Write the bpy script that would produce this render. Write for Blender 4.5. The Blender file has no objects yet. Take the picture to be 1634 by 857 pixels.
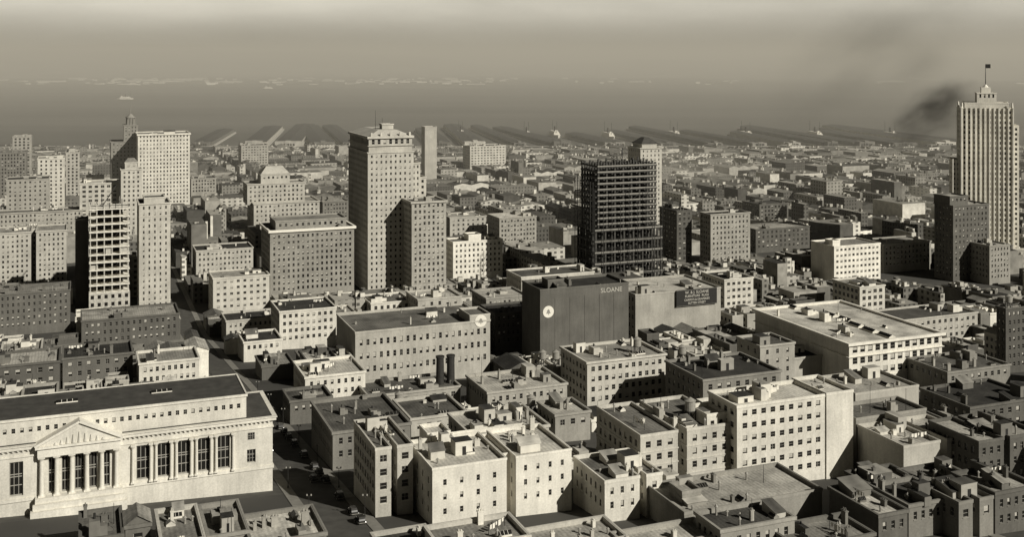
import bpy, math, random
from mathutils import Vector, Matrix
rng = random.Random(11)
C = bpy.context.scene.collection
F = 1752.0; EYE = 150.0; HZ = 95.0
ROT = math.radians(21.6)
R_ = math.radians

def ground(y):
    return max(0.0, (600.0 - y) * 0.12)

# ------------------------------------------------------------------ materials
TINT = (1.0, 0.962, 0.85)
def sep(v): return (v*TINT[0], v*TINT[1], v*TINT[2], 1)

def nmat(name):
    m = bpy.data.materials.new(name); m.use_nodes = True
    nt = m.node_tree; nt.nodes.clear()
    out = nt.nodes.new('ShaderNodeOutputMaterial')
    b = nt.nodes.new('ShaderNodeBsdfPrincipled')
    nt.links.new(b.outputs[0], out.inputs[0])
    return m, nt, b
def N(nt, t, **k):
    n = nt.nodes.new(t)
    for a, v in k.items(): setattr(n, a, v)
    return n
def noise(nt, scale, vec, detail=4, lo=0.0, hi=1.0, rough=0.55, stretch=None, fmin=0.25, fmax=0.75):
    src = vec
    if stretch:
        mp = N(nt, 'ShaderNodeMapping'); mp.inputs['Scale'].default_value = stretch
        nt.links.new(vec, mp.inputs[0]); src = mp.outputs[0]
    n = N(nt, 'ShaderNodeTexNoise'); n.inputs['Scale'].default_value = scale
    n.inputs['Detail'].default_value = detail; n.inputs['Roughness'].default_value = rough
    nt.links.new(src, n.inputs['Vector'])
    r = N(nt, 'ShaderNodeMapRange'); r.inputs[1].default_value = fmin; r.inputs[2].default_value = fmax
    r.inputs[3].default_value = lo; r.inputs[4].default_value = hi
    nt.links.new(n.outputs[0], r.inputs[0])
    return r.outputs[0]
def mth(nt, op, a, b=None, c=None):
    n = N(nt, 'ShaderNodeMath', operation=op)
    for i, x in enumerate((a, b, c)):
        if x is None: continue
        if isinstance(x, (int, float)): n.inputs[i].default_value = x
        else: nt.links.new(x, n.inputs[i])
    return n.outputs[0]
def scalecol(nt, col, fac):
    n = N(nt, 'ShaderNodeVectorMath', operation='SCALE')
    if isinstance(col, tuple): n.inputs[0].default_value = col[:3]
    else: nt.links.new(col, n.inputs[0])
    if isinstance(fac, (int, float)): n.inputs['Scale'].default_value = fac
    else: nt.links.new(fac, n.inputs['Scale'])
    return n.outputs[0]
def bump(nt, b, h, strength=0.3, dist=0.05):
    n = N(nt, 'ShaderNodeBump'); n.inputs['Strength'].default_value = strength
    n.inputs['Distance'].default_value = dist
    nt.links.new(h, n.inputs['Height']); nt.links.new(n.outputs[0], b.inputs['Normal'])

def make_wall(name, gain=1.0):
    m, nt, b = nmat(name)
    tc = N(nt, 'ShaderNodeTexCoord'); oi = N(nt, 'ShaderNodeObjectInfo')
    o = tc.outputs['Object']
    a = noise(nt, 0.11, o, 4, 0.76, 1.14)
    s = noise(nt, 1.0, o, 4, 0.84, 1.06, stretch=(0.9, 0.9, 0.1))
    f = noise(nt, 2.2, o, 5, 0.84, 1.1)
    k = mth(nt, 'MULTIPLY', mth(nt, 'MULTIPLY', a, s), f)
    k = mth(nt, 'MULTIPLY', k, gain)
    nt.links.new(scalecol(nt, oi.outputs['Color'], k), b.inputs['Base Color'])
    b.inputs['Roughness'].default_value = 0.92
    b.inputs['Specular IOR Level'].default_value = 0.15
    bump(nt, b, f, 0.4, 0.06)
    return m
WALL = make_wall('wall_plaster'); TRIM = make_wall('trim_stone', 1.12)

def make_roof():
    m, nt, b = nmat('roof_tar')
    tc = N(nt, 'ShaderNodeTexCoord'); oi = N(nt, 'ShaderNodeObjectInfo'); o = tc.outputs['Object']
    base = N(nt, 'ShaderNodeMapRange')
    nt.links.new(mth(nt, 'POWER', oi.outputs['Random'], 2.0), base.inputs[0])
    base.inputs[3].default_value = 0.04; base.inputs[4].default_value = 0.55
    a = noise(nt, 0.13, o, 4, 0.45, 1.45)
    f = noise(nt, 1.6, o, 6, 0.65, 1.25)
    w = N(nt, 'ShaderNodeTexWave'); w.inputs['Scale'].default_value = 0.3; w.inputs['Distortion'].default_value = 1.2
    nt.links.new(o, w.inputs[0])
    wr = N(nt, 'ShaderNodeMapRange'); nt.links.new(w.outputs['Fac'], wr.inputs[0])
    wr.inputs[3].default_value = 0.86; wr.inputs[4].default_value = 1.05
    k = mth(nt, 'MULTIPLY', mth(nt, 'MULTIPLY', a, f), mth(nt, 'MULTIPLY', base.outputs[0], wr.outputs[0]))
    nt.links.new(scalecol(nt, sep(1), k), b.inputs['Base Color'])
    b.inputs['Roughness'].default_value = 0.85
    b.inputs['Specular IOR Level'].default_value = 0.2
    bump(nt, b, f, 0.5, 0.06)
    return m
ROOF = make_roof()

def simple(name, v, rough=0.7, var=0.25, scale=1.0, metal=0.0, spec=0.3):
    m, nt, b = nmat(name)
    tc = N(nt, 'ShaderNodeTexCoord')
    k = noise(nt, scale, tc.outputs['Object'], 5, v*(1-var), v*(1+var))
    nt.links.new(scalecol(nt, sep(1), k), b.inputs['Base Color'])
    b.inputs['Roughness'].default_value = rough; b.inputs['Metallic'].default_value = metal
    b.inputs['Specular IOR Level'].default_value = spec
    return m
GLASS = simple('window_glass', 0.015, 0.25, 0.5, 0.7, 0, 0.4)
BLIND = simple('window_blind', 0.40, 0.8, 0.2)
FRAME = simple('window_frame', 0.3, 0.7, 0.2)
STEEL = simple('steel_dark', 0.03, 0.6, 0.4)
RUST = simple('steel_primer', 0.045, 0.7, 0.3)
CONC = simple('raw_concrete', 0.40, 0.9, 0.35, 0.6)
METAL = simple('sheet_metal', 0.26, 0.5, 0.3, 2.0)
WHITE = simple('white_paint', 0.70, 0.8, 0.12)
GREYP = simple('grey_paint', 0.24, 0.8, 0.2)
BLACK = simple('black_paint', 0.02, 0.7, 0.2)
PAINTD = simple('car_paint', 0.03, 0.25, 0.2, spec=0.6)
RUBBER = simple('rubber', 0.025, 0.9)
ROADM = simple('asphalt', 0.07, 0.9, 0.3, 0.3)
PAVE = simple('pavement_concrete', 0.2, 0.9, 0.2, 0.5)
LAND = simple('city_ground', 0.06, 0.95, 0.4, 0.02)
DARKTAR = simple('dark_roofing', .055, .9, .35, .4)

def make_far():
    m, nt, b = nmat('distant_block')
    tc = N(nt, 'ShaderNodeTexCoord'); at = N(nt, 'ShaderNodeAttribute'); at.attribute_name = 'tone'
    ge = N(nt, 'ShaderNodeNewGeometry')
    sx = N(nt, 'ShaderNodeSeparateXYZ'); nt.links.new(tc.outputs['Object'], sx.inputs[0])
    sn = N(nt, 'ShaderNodeSeparateXYZ'); nt.links.new(ge.outputs['Normal'], sn.inputs[0])
    t = at.outputs['Fac']
    u = mth(nt, 'FRACT', mth(nt, 'DIVIDE', mth(nt, 'ADD', sx.outputs[0], sx.outputs[1]), mth(nt, 'MULTIPLY_ADD', t, 5.0, 2.6)))
    z = mth(nt, 'FRACT', mth(nt, 'DIVIDE', sx.outputs[2], 3.5))
    mu = mth(nt, 'MULTIPLY', mth(nt, 'GREATER_THAN', u, 0.3), mth(nt, 'LESS_THAN', u, 0.72))
    mz = mth(nt, 'MULTIPLY', mth(nt, 'GREATER_THAN', z, 0.3), mth(nt, 'LESS_THAN', z, 0.8))
    win = mth(nt, 'MULTIPLY', mu, mz)
    has = mth(nt, 'GREATER_THAN', mth(nt, 'FRACT', mth(nt, 'MULTIPLY', t, 37.3)), 0.4)
    wallv = mth(nt, 'MULTIPLY', t, mth(nt, 'SUBTRACT', 1.0, mth(nt, 'MULTIPLY', mth(nt, 'MULTIPLY', win, has), 0.75)))
    roofv = mth(nt, 'MULTIPLY_ADD', mth(nt, 'FRACT', mth(nt, 'MULTIPLY', t, 13.7)), 0.36, 0.03)
    up = mth(nt, 'GREATER_THAN', sn.outputs[2], 0.3)
    v = mth(nt, 'ADD', mth(nt, 'MULTIPLY', up, roofv), mth(nt, 'MULTIPLY', mth(nt, 'SUBTRACT', 1.0, up), wallv))
    v = mth(nt, 'MULTIPLY', v, noise(nt, 0.2, tc.outputs['Object'], 3, 0.7, 1.2))
    nt.links.new(scalecol(nt, sep(1), v), b.inputs['Base Color'])
    b.inputs['Roughness'].default_value = 0.95; b.inputs['Specular IOR Level'].default_value = 0.1
    return m
FAR = make_far()

def make_water():
    m, nt, b = nmat('bay_water')
    tc = N(nt, 'ShaderNodeTexCoord')
    k = noise(nt, 0.0016, tc.outputs['Object'], 6, 0.08, 0.16, stretch=(0.35, 1.6, 1))
    nt.links.new(scalecol(nt, sep(1), k), b.inputs['Base Color'])
    b.inputs['Roughness'].default_value = 0.6; b.inputs['Specular IOR Level'].default_value = 0.15
    h = noise(nt, 0.05, tc.outputs['Object'], 4, 0, 1)
    bump(nt, b, h, 0.6, 2.0)
    return m
WATER = make_water()

# ------------------------------------------------------------------ mesh helpers
class Acc:
    def __init__(s, mats, ox=0.0, oy=0.0, oz=0.0):
        s.v = []; s.f = []; s.m = []; s.mats = mats; s.o = (ox, oy, oz)
    def poly(s, pts, mat=0):
        b = len(s.v); o = s.o
        s.v.extend([(p[0]-o[0], p[1]-o[1], p[2]-o[2]) for p in pts])
        s.f.append(tuple(range(b, b+len(pts)))); s.m.append(mat)
    def box(s, x0, x1, y0, y1, z0, z1, mat=0, top=None):
        b = len(s.v); o = s.o
        for z in (z0, z1):
            for (x, y) in ((x0, y0), (x1, y0), (x1, y1), (x0, y1)):
                s.v.append((x-o[0], y-o[1], z-o[2]))
        for i, q in enumerate(((0,3,2,1), (4,5,6,7), (0,1,5,4), (1,2,6,5), (2,3,7,6), (3,0,4,7))):
            s.f.append(tuple(b+k for k in q)); s.m.append(top if (i == 1 and top is not None) else mat)
    def cyl(s, cx, cy, z0, z1, r0, r1=None, n=12, mat=0, cap=True):
        r1 = r0 if r1 is None else r1
        b = len(s.v); o = s.o
        for z, r in ((z0, r0), (z1, r1)):
            for i in range(n):
                a = 2*math.pi*i/n
                s.v.append((cx+r*math.cos(a)-o[0], cy+r*math.sin(a)-o[1], z-o[2]))
        for i in range(n):
            j = (i+1) % n
            s.f.append((b+i, b+j, b+n+j, b+n+i)); s.m.append(mat)
        if cap:
            s.f.append(tuple(b+n+i for i in range(n))); s.m.append(mat)
            s.f.append(tuple(b+n-1-i for i in range(n))); s.m.append(mat)
    def beam(s, p, q, w, mat=0):
        p = Vector(p); q = Vector(q); d = (q-p).normalized()
        a = d.cross(Vector((0, 0, 1)))
        if a.length < 0.01: a = Vector((1, 0, 0))
        a.normalize(); c = d.cross(a); b = len(s.v); o = Vector(s.o)
        for e in (p, q):
            for i, j in ((-1,-1), (1,-1), (1,1), (-1,1)):
                s.v.append(tuple(e + a*i*w/2 + c*j*w/2 - o))
        for f in ((0,1,2,3), (7,6,5,4), (0,4,5,1), (1,5,6,2), (2,6,7,3), (3,7,4,0)):
            s.f.append(tuple(b+k for k in f)); s.m.append(mat)
    def hip(s, x0, x1, y0, y1, z0, z1, inset, mat=0):
        xa, xb, ya, yb = x0+inset, x1-inset, y0+inset, y1-inset
        A = [(x0,y0,z0),(x1,y0,z0),(x1,y1,z0),(x0,y1,z0)]; B = [(xa,ya,z1),(xb,ya,z1),(xb,yb,z1),(xa,yb,z1)]
        for i in range(4):
            j = (i+1) % 4; s.poly([A[i], A[j], B[j], B[i]], mat)
        s.poly(B, mat)
    def mesh(s, name):
        me = bpy.data.meshes.new(name); me.from_pydata(s.v, [], s.f)
        for m in s.mats: me.materials.append(m)
        me.polygons.foreach_set('material_index', s.m); me.update()
        return me

def obj(name, data, parent=None, loc=(0,0,0), rz=0.0, scale=(1,1,1), color=None, label=None, cat=None, group=None, kind=None):
    o = bpy.data.objects.new(name, data)
    o.location = loc; o.rotation_euler = (0, 0, rz); o.scale = scale
    if parent: o.parent = parent
    if color is not None: o.color = color
    if label: o['label'] = label
    if cat: o['category'] = cat
    if group: o['group'] = group
    if kind: o['kind'] = kind
    C.objects.link(o)
    return o

def win_mesh(kind):
    a = Acc([GLASS, FRAME, BLIND, TRIM])
    a.poly([(-.5,0,0), (.5,0,0), (.5,0,1), (-.5,0,1)], 0)
    for b in ((-.5,-.44,0,1), (.44,.5,0,1)): a.box(b[0], b[1], -.06, -.004, b[2], b[3], 1)
    a.box(-.44, .44, -.06, -.004, 0.0, .04, 1); a.box(-.44, .44, -.06, -.004, .96, 1.0, 1)
    a.box(-.44, .44, -.075, -.004, .48, .52, 1)
    if kind == 1: a.poly([(-.44,-.02,.52), (.44,-.02,.52), (.44,-.02,.96), (-.44,-.02,.96)], 2)
    if kind == 2: a.poly([(-.44,-.02,.25), (.44,-.02,.25), (.44,-.02,.96), (-.44,-.02,.96)], 2)
    if kind == 3: a.box(-.03, .03, -.06, -.004, .04, .96, 1)
    a.box(-.58, .58, -.36, -.003, -.09, .012, 3)
    return a.mesh('window')
WIN = [win_mesh(i) for i in range(4)]
def chimney_mesh():
    a = Acc([TRIM, BLACK]); a.box(-.45,.45,-.35,.35,-.3,2.2,0); a.box(-.55,.55,-.45,.45,2.2,2.4,0)
    a.cyl(-.2,0,2.4,2.9,.14,.11,8,0); a.cyl(.2,0,2.4,2.8,.14,.11,8,0); return a.mesh('chimney')
def vent_mesh():
    a = Acc([METAL]); a.cyl(0,0,-.2,1.1,.22,.22,10); a.cyl(0,0,1.15,1.55,.42,.05,10); return a.mesh('vent_pipe')
def tank_mesh():
    a = Acc([METAL, STEEL])
    for x in (-1,1):
        for y in (-1,1): a.box(x-.1,x+.1,y-.1,y+.1,-.2,2.5,1)
    a.beam((-1,-1,.2),(1,-1,2.3),.1,1); a.beam((-1,1,.2),(-1,-1,2.3),.1,1)
    a.box(-1.5,1.5,-1.5,1.5,2.5,2.65,1); a.cyl(0,0,2.65,5.2,1.45,1.4,18,0); a.cyl(0,0,5.2,6.1,1.6,.1,18,0)
    return a.mesh('water_tank')
def sky_mesh():
    a = Acc([TRIM, GLASS]); a.box(-1.6,1.6,-1,1,-.2,.45,0)
    a.poly([(-1.6,-1,.46),(1.6,-1,.46),(1.6,0,1.1),(-1.6,0,1.1)],1); a.poly([(1.6,1,.46),(-1.6,1,.46),(-1.6,0,1.1),(1.6,0,1.1)],1)
    a.poly([(-1.6,1,.46),(-1.6,-1,.46),(-1.6,0,1.1)],0); a.poly([(1.6,-1,.46),(1.6,1,.46),(1.6,0,1.1)],0)
    for x in (-.8,0,.8): a.beam((x,-1,.5),(x,0,1.13),.07,0)
    return a.mesh('skylight')
def pent_mesh():
    a = Acc([WALL, ROOF, BLACK, TRIM]); a.box(-.5,.5,-.5,.5,-.05,1,0)
    a.box(-.52,.52,-.52,.52,1.0,1.04,3,top=1)
    a.poly([(-.1,-.508,0),(.12,-.508,0),(.12,-.508,.66),(-.1,-.508,.66)],2)
    return a.mesh('roof_house')
def pent2_mesh():
    a = Acc([WALL, ROOF, BLACK, TRIM]); a.box(-.5,.1,-.5,.5,-.05,1,0,top=1); a.box(.1,.5,-.3,.5,-.05,.62,0,top=1)
    a.cyl(-.2,.1,1,1.35,.07,.07,8,2)
    return a.mesh('roof_house')
def stack_mesh():
    a = Acc([STEEL]); a.cyl(0,0,-.3,10,1.5,1.35,16); a.cyl(0,0,9.5,10.1,1.6,1.6,16); return a.mesh('smokestack')
def lean_mesh():
    a = Acc([WALL, ROOF, BLACK])
    a.poly([(-.5,-.5,0),(.5,-.5,0),(.5,-.5,.6),(-.5,-.5,.6)]); a.poly([(.5,.5,0),(-.5,.5,0),(-.5,.5,1),(.5,.5,1)])
    a.poly([(.5,-.5,0),(.5,.5,0),(.5,.5,1),(.5,-.5,.6)]); a.poly([(-.5,.5,0),(-.5,-.5,0),(-.5,-.5,.6),(-.5,.5,1)])
    a.poly([(-.56,-.57,.58),(.56,-.57,.58),(.56,.55,1.03),(-.56,.55,1.03)],1)
    return a.mesh('roof_shed')
def mast_mesh():
    a = Acc([STEEL]); a.cyl(0,0,-.3,7,.09,.05,6); return a.mesh('flagpole')
def line_mesh():
    a = Acc([STEEL, WHITE]); a.box(-3,-2.9,-.05,.05,-.2,2.1); a.box(2.9,3,-.05,.05,-.2,2.1); a.box(-2.9,2.9,-.02,.02,2.0,2.04)
    for x, w, h in ((-2.4,.6,.9),(-1.5,.8,1.1),(-.4,.5,.7),(.6,.9,1.2),(1.9,.6,.8)): a.poly([(x,-.01,2-h),(x+w,-.01,2-h),(x+w,-.01,1.99),(x,-.01,1.99)],1)
    return a.mesh('washing_line')
CHIM, VENT, TANK, SKYL, PENT, STACK, LEAN, MAST, LINE, PENT2 = chimney_mesh(), vent_mesh(), tank_mesh(), sky_mesh(), pent_mesh(), stack_mesh(), lean_mesh(), mast_mesh(), line_mesh(), pent2_mesh()

heroes = []
class Bld:
    def __init__(s, xl, xr, ytop, d, L=20, xs=None, yb=None, rot=ROT, color=0.4, z0=None):
        c, sn = math.cos(rot), math.sin(rot)
        X = (xl-817)/F*d; t = (xr-817)/F
        s.W = (t*d-X)/(c-sn*t)
        if xs is not None:
            ts = (xs-817)/F; L = (X-ts*d)/(sn+ts*c)
        s.setup(Vector((X, d)), s.W, L, rot, EYE-(ytop-HZ)/F*d-ground(d), color)
        heroes.append((s.ctr.copy(), rot, s.W, L, min(xl, xs or xl)-4 if yb else 0, xr+4 if yb else 0, yb, d))
    def setup(s, P, W, L, rot, H, color):
        s.W, s.L, s.rot, s.g, s.H = W, L, rot, ground(P.y), H
        s.U = Vector((math.cos(rot), math.sin(rot))); s.V = Vector((-s.U.y, s.U.x)); s.P = P
        s.ctr = P + s.U*W/2 + s.V*L/2
        s.color = sep(color); s.tone = color
        s.low = ground(max(P.y, (P+s.V*L+s.U*W).y)) - s.g - 1.0
        o = (W/2, L/2, 0)
        s.wall = Acc([WALL, TRIM], *o); s.roof = Acc([ROOF, WALL, DARKTAR], *o); s.trim = Acc([TRIM], *o)
        s.wins = []; s.props = []; s.extra = []
    def facade(s, ax, ay, dx, dy, W, z0, z1, sh, bay, wf, hf, base, top, rec, wins=True):
        nx, ny = dy, -dx
        def P(u, z, k=0.0): return (ax+dx*u-nx*k, ay+dy*u-ny*k, z)
        q = s.wall.poly
        bands = []
        if wins and W > 2.4:
            m = min(1.0, W*0.06); n = max(1, round((W-2*m)/bay)); bw = (W-2*m)/n; ww = bw*wf
            cols = [m+bw*(i+.5)-ww/2 for i in range(n)]
            zt = z1-top
            while zt-sh*hf > base:
                bands.append((zt-sh*hf, zt)); zt -= sh
            bands.reverse()
        zc = z0; ang = math.atan2(dy, dx)
        for (b0, b1) in bands:
            q([P(0,zc), P(W,zc), P(W,b0), P(0,b0)]); uc = 0
            for cu in cols:
                q([P(uc,b0), P(cu,b0), P(cu,b1), P(uc,b1)]); e = cu+ww
                if rec > 0:
                    q([P(cu,b0), P(e,b0), P(e,b0,rec), P(cu,b0,rec)]); q([P(cu,b1,rec), P(e,b1,rec), P(e,b1), P(cu,b1)])
                    q([P(cu,b0), P(cu,b0,rec), P(cu,b1,rec), P(cu,b1)]); q([P(e,b0,rec), P(e,b0), P(e,b1), P(e,b1,rec)])
                s.wins.append((P(cu+ww/2, b0, rec), ww, b1-b0, ang)); uc = e
            q([P(uc,b0), P(W,b0), P(W,b1), P(uc,b1)]); zc = b1
        q([P(0,zc), P(W,zc), P(W,z1), P(0,z1)])
    def ring(s, x0, x1, y0, y1, z0, z1, out, acc=None, inn=0.1):
        a = acc or s.trim
        a.box(x0-out, x1+out, y0-out, y0+inn, z0, z1); a.box(x0-out, x1+out, y1-inn, y1+out, z0, z1)
        a.box(x0-out, x0+inn, y0+inn, y1-inn, z0, z1); a.box(x1-inn, x1+out, y0+inn, y1-inn, z0, z1)
    def tier(s, x0=0, x1=None, y0=0, y1=None, z0=None, z1=None, sh=3.6, bay=3.4, wf=.42, hf=.5, base=None,
             top=1.9, sides='FL', cornice=0.35, drop=0.9, rec=0.25, belts=(), ch=0.7):
        x1 = s.W if x1 is None else x1; y1 = s.L if y1 is None else y1
        z0 = s.low if z0 is None else z0; z1 = s.H if z1 is None else z1
        base = (max(z0, 0)+2.2) if base is None else base
        a = (z0, z1, sh, bay, wf, hf, base, top, rec)
        s.facade(x0, y0, 1, 0, x1-x0, *a, wins='F' in sides)
        s.facade(x0, y1, 0, -1, y1-y0, *a, wins='L' in sides)
        s.facade(x1, y0, 0, 1, y1-y0, *a, wins='R' in sides)
        s.facade(x1, y1, -1, 0, x1-x0, *a, wins='B' in sides)
        if drop > 0:
            t = 0.35; q = s.wall.poly; zr = z1-drop
            O = [(x0,y0),(x1,y0),(x1,y1),(x0,y1)]; I = [(x0+t,y0+t),(x1-t,y0+t),(x1-t,y1-t),(x0+t,y1-t)]
            for i in range(4):
                j = (i+1) % 4
                q([(*O[i],z1), (*O[j],z1), (*I[j],z1), (*I[i],z1)], 1)
                q([(*I[j],zr), (*I[i],zr), (*I[i],z1), (*I[j],z1)])
            s.roof.poly([(*p, zr) for p in I])
        else:
            s.roof.poly([(x0,y0,z1),(x1,y0,z1),(x1,y1,z1),(x0,y1,z1)])
        if cornice > 0: s.ring(x0, x1, y0, y1, z1-ch, z1+0.06, cornice)
        for zb in belts: s.ring(x0, x1, y0, y1, zb, zb+0.3, 0.18)
        return s
    def gable(s, x0, x1, y0, y1, z, h):
        m = (x0+x1)/2; r = s.roof.poly; e = .4
        r([(x0-e,y0-e,z),(m,y0-e,z+h),(m,y1+e,z+h),(x0-e,y1+e,z)]); r([(m,y0-e,z+h),(x1+e,y0-e,z),(x1+e,y1+e,z),(m,y1+e,z+h)])
        r([(x0,y0,z),(x1,y0,z),(m,y0,z+h-.1)], 1); r([(x1,y1,z),(x0,y1,z),(m,y1,z+h-.1)], 1)
    def clutter(s, n, x0=0, x1=None, y0=0, y1=None, z=None, pent=1, tank=0, big=1.0):
        x1 = s.W if x1 is None else x1; y1 = s.L if y1 is None else y1; z = s.H-0.9 if z is None else z
        def rp(m): return (rng.uniform(x0+m, max(x0+m+.1, x1-m)), rng.uniform(y0+m, max(y0+m+.1, y1-m)), z)
        for i in range(pent):
            w = rng.uniform(1.8, 5.5)*big
            nm, me = (('roof_house', PENT), ('roof_shed', LEAN), ('roof_house', PENT2))[rng.choice((0,1,2,2))]
            s.props.append((nm, me, rp(min(w/2+.6, (x1-x0)/2-.2)), (w, rng.uniform(1.8, 6)*big, rng.uniform(1.4, 3.8)), 0))
        for i in range(tank): s.props.append(('water_tank', TANK, rp(2.5), (1,1,1), rng.uniform(0, 1)))
        for i in range(n):
            r = rng.random()
            if r < .3: s.props.append(('chimney', CHIM, rp(1), (rng.uniform(.6,1.8),1,rng.uniform(.4,1.3)), rng.choice((0, 1.57))))
            elif r < .7: s.props.append(('vent_pipe', VENT, rp(1), (1,1,rng.uniform(.6,1.6)), 0))
            elif r < .88: s.props.append(('skylight', SKYL, rp(2.2), (rng.uniform(.5,1.3),rng.uniform(.6,1.2),1), rng.choice((0, 1.57))))
            elif r < .94: s.props.append(('washing_line', LINE, rp(3), (1,1,1), rng.choice((0, .6, 1.57))))
            else: s.props.append(('flagpole', MAST, rp(1), (1,1,rng.uniform(.6,1.1)), 0))
        return s
    def done(s, name, label, cat, group=None, parts=True, cap=100):
        ox, oy = s.W/2, s.L/2
        if not parts:
            a = s.wall; a.mats = [WALL, TRIM, ROOF, GLASS, BLIND]
            for src, mp in ((s.roof, (2, 0, 2)), (s.trim, (1, 1))):
                b = len(a.v); a.v += src.v; a.f += [tuple(i+b for i in f) for f in src.f]; a.m += [mp[k] for k in src.m]
            for (p, w, h, ang) in s.wins:
                dx, dy = math.cos(ang)*w/2, math.sin(ang)*w/2; nx, ny = math.sin(ang)*.03, -math.cos(ang)*.03
                x, y, z = p[0]+nx, p[1]+ny, p[2]
                r = rng.random(); zm = z+h*(.5 if r < .25 else 1)
                a.poly([(x-dx,y-dy,z),(x+dx,y+dy,z),(x+dx,y+dy,zm),(x-dx,y-dy,zm)], 3)
                if zm < z+h: a.poly([(x-dx,y-dy,zm),(x+dx,y+dy,zm),(x+dx,y+dy,z+h),(x-dx,y-dy,z+h)], 4)
            for (nm, me, p, sc, rz) in s.props:
                if nm.startswith('roof_'): a.box(p[0]-sc[0]/2, p[0]+sc[0]/2, p[1]-sc[1]/2, p[1]+sc[1]/2, p[2], p[2]+sc[2], 0, top=2)
                else: a.box(p[0]-.5, p[0]+.5, p[1]-.4, p[1]+.4, p[2], p[2]+1.8, 1)
            return obj(name, a.mesh(name), None, (s.ctr.x, s.ctr.y, s.g), s.rot, color=s.color, label=label, cat=cat, group=group)
        e = obj(name, None, None, (s.ctr.x, s.ctr.y, s.g), s.rot, label=label, cat=cat, group=group)
        e.empty_display_size = 1
        if s.wall.f: obj('wall', s.wall.mesh('wall'), e, color=s.color)
        if s.roof.f: obj('roof', s.roof.mesh('roof'), e, color=s.color)
        if s.trim.f: obj('cornice', s.trim.mesh('cornice'), e, color=s.color)
        M = Matrix.Translation((s.ctr.x, s.ctr.y, s.g)) @ Matrix.Rotation(s.rot, 4, 'Z')
        def dist(w):
            p = M @ Vector((w[0][0]-ox, w[0][1]-oy, w[0][2])); dd = Vector((0, 0, EYE))-p
            n = Vector((math.sin(w[3]+s.rot), -math.cos(w[3]+s.rot), 0))
            return dd.length - 400*max(-.2, n.dot(dd.normalized()))
        s.wins.sort(key=dist)
        fw = sep(min(.7, s.tone*1.1))
        for (p, w, h, ang) in s.wins[:cap]:
            k = rng.choices((0,1,2,3), (6,3,1,2))[0]
            obj('window', WIN[k], e, (p[0]-ox, p[1]-oy, p[2]), ang, (w,1,h), color=fw)
        rest = s.wins[cap:]
        if rest:
            a = Acc([GLASS, BLIND], ox, oy, 0)
            for (p, w, h, ang) in rest:
                dx, dy = math.cos(ang)*w/2, math.sin(ang)*w/2; x, y, z = p
                r = rng.random(); zm = z+h*(.5 if r < .3 else 1)
                a.poly([(x-dx,y-dy,z),(x+dx,y+dy,z),(x+dx,y+dy,zm),(x-dx,y-dy,zm)], 0)
                if zm < z+h: a.poly([(x-dx,y-dy,zm),(x+dx,y+dy,zm),(x+dx,y+dy,z+h),(x-dx,y-dy,z+h)], 1)
            obj('window', a.mesh('windows'), e, kind='stuff')
        for (nm, me, p, sc, rz) in s.props:
            t = s.tone*rng.uniform(.6, 1.7)
            obj(nm, me, e, (p[0]-ox, p[1]-oy, p[2]), rz, sc, color=sep(min(.65, max(.12, t))))
        for (nm, acc) in s.extra: obj(nm, acc.mesh(nm), e, color=s.color)
        s.e = e
        return e

# ------------------------------------------------------------------ named buildings
AB, OB, TW, WH = 'apartment_building', 'office_building', 'tower', 'warehouse'
def simpleb(name, label, xl, xr, yt, d, L=20, xs=None, yb=None, col=.4, cl=3, tank=0, pent=1, rot=ROT, gab=0, stacks=(), well=None, **k):
    b = Bld(xl, xr, yt, d, L, xs, yb, rot, col)
    if well:
        u0, u1, dp = well; u0 *= b.W; u1 *= b.W; kk = dict(k); kk['cornice'] = k.get('cornice', .12)
        b.tier(0, u0, 0, b.L, **kk); b.tier(u1, b.W, 0, b.L, **kk); kk['cornice'] = 0; kk['bay'] = 2.2; b.tier(u0, u1, dp, b.L-.5, z1=b.H-.5, **kk)
    else: b.tier(**k)
    if gab: b.gable(0, b.W, 0, b.L, b.H+.07, gab)
    else: b.clutter(cl, pent=pent, tank=tank)
    for f_ in stacks: b.props.append(('smokestack', STACK, (b.W*f_, b.L*.4, b.H-.9), (1,1,1), 0))
    b.done(name, label, 'building')
    return b

b = Bld(690, 912, 748, 255, 20, None, 842, ROT, .70)
w1, w2 = 18.5, 20.9
b.tier(0, w1, 0, 20, bay=4.6, wf=.2, hf=.42, sh=3.4, cornice=.12, ch=.5, top=3.0)
b.tier(w2, b.W, 0, 20, bay=3.6, wf=.24, hf=.42, sh=3.4, cornice=.12, ch=.5, top=2.4)
b.tier(w1, w2, 4, 19, z1=b.H-.4, bay=1.8, cornice=0, sides='F')
b.tier(5, 11, 20, 27, z1=b.H+1.2, cornice=.1, sides='F'); b.tier(13, b.W-2, 20, 26, z1=b.H-1.5, cornice=.1, sides='')
b.clutter(8, 0, w1, 2, 20, pent=3); b.clutter(8, w2, b.W, 0, 20, pent=2)
b.done(AB, 'white plaster apartment block split by a narrow light well', 'building')
simpleb(AB, 'pale apartment block with bay-spaced windows beside the street', 599, 659, 716, 262, 22, None, 842, .46, 6, well=(.42,.58,5), sh=3.3, bay=2.4, wf=.5, sides='FL')
simpleb(AB, 'pale four-storey apartment house with flat cluttered roof', 965, 1057, 768, 258, 20, 915, 842, .64, 9, sh=3.3, bay=2.8, wf=.32, pent=3, well=(.6,.72,3))
simpleb(AB, 'stone apartment block with banded floors and rooftop sheds', 1022, 1168, 695, 280, 20, 952, 750, .48, 12, sh=3.4, bay=2.8, wf=.45, belts=(4,7.5,11), pent=5, tank=1, well=(.4,.5,6))
b = Bld(1176, 1360, 648, 287, 14, None, 805, ROT, .64)
b.tier(0, b.W*.76, 0, 14, bay=3.0, wf=.5, hf=.45, sh=3.3, cornice=.2, top=1.5)
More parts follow.
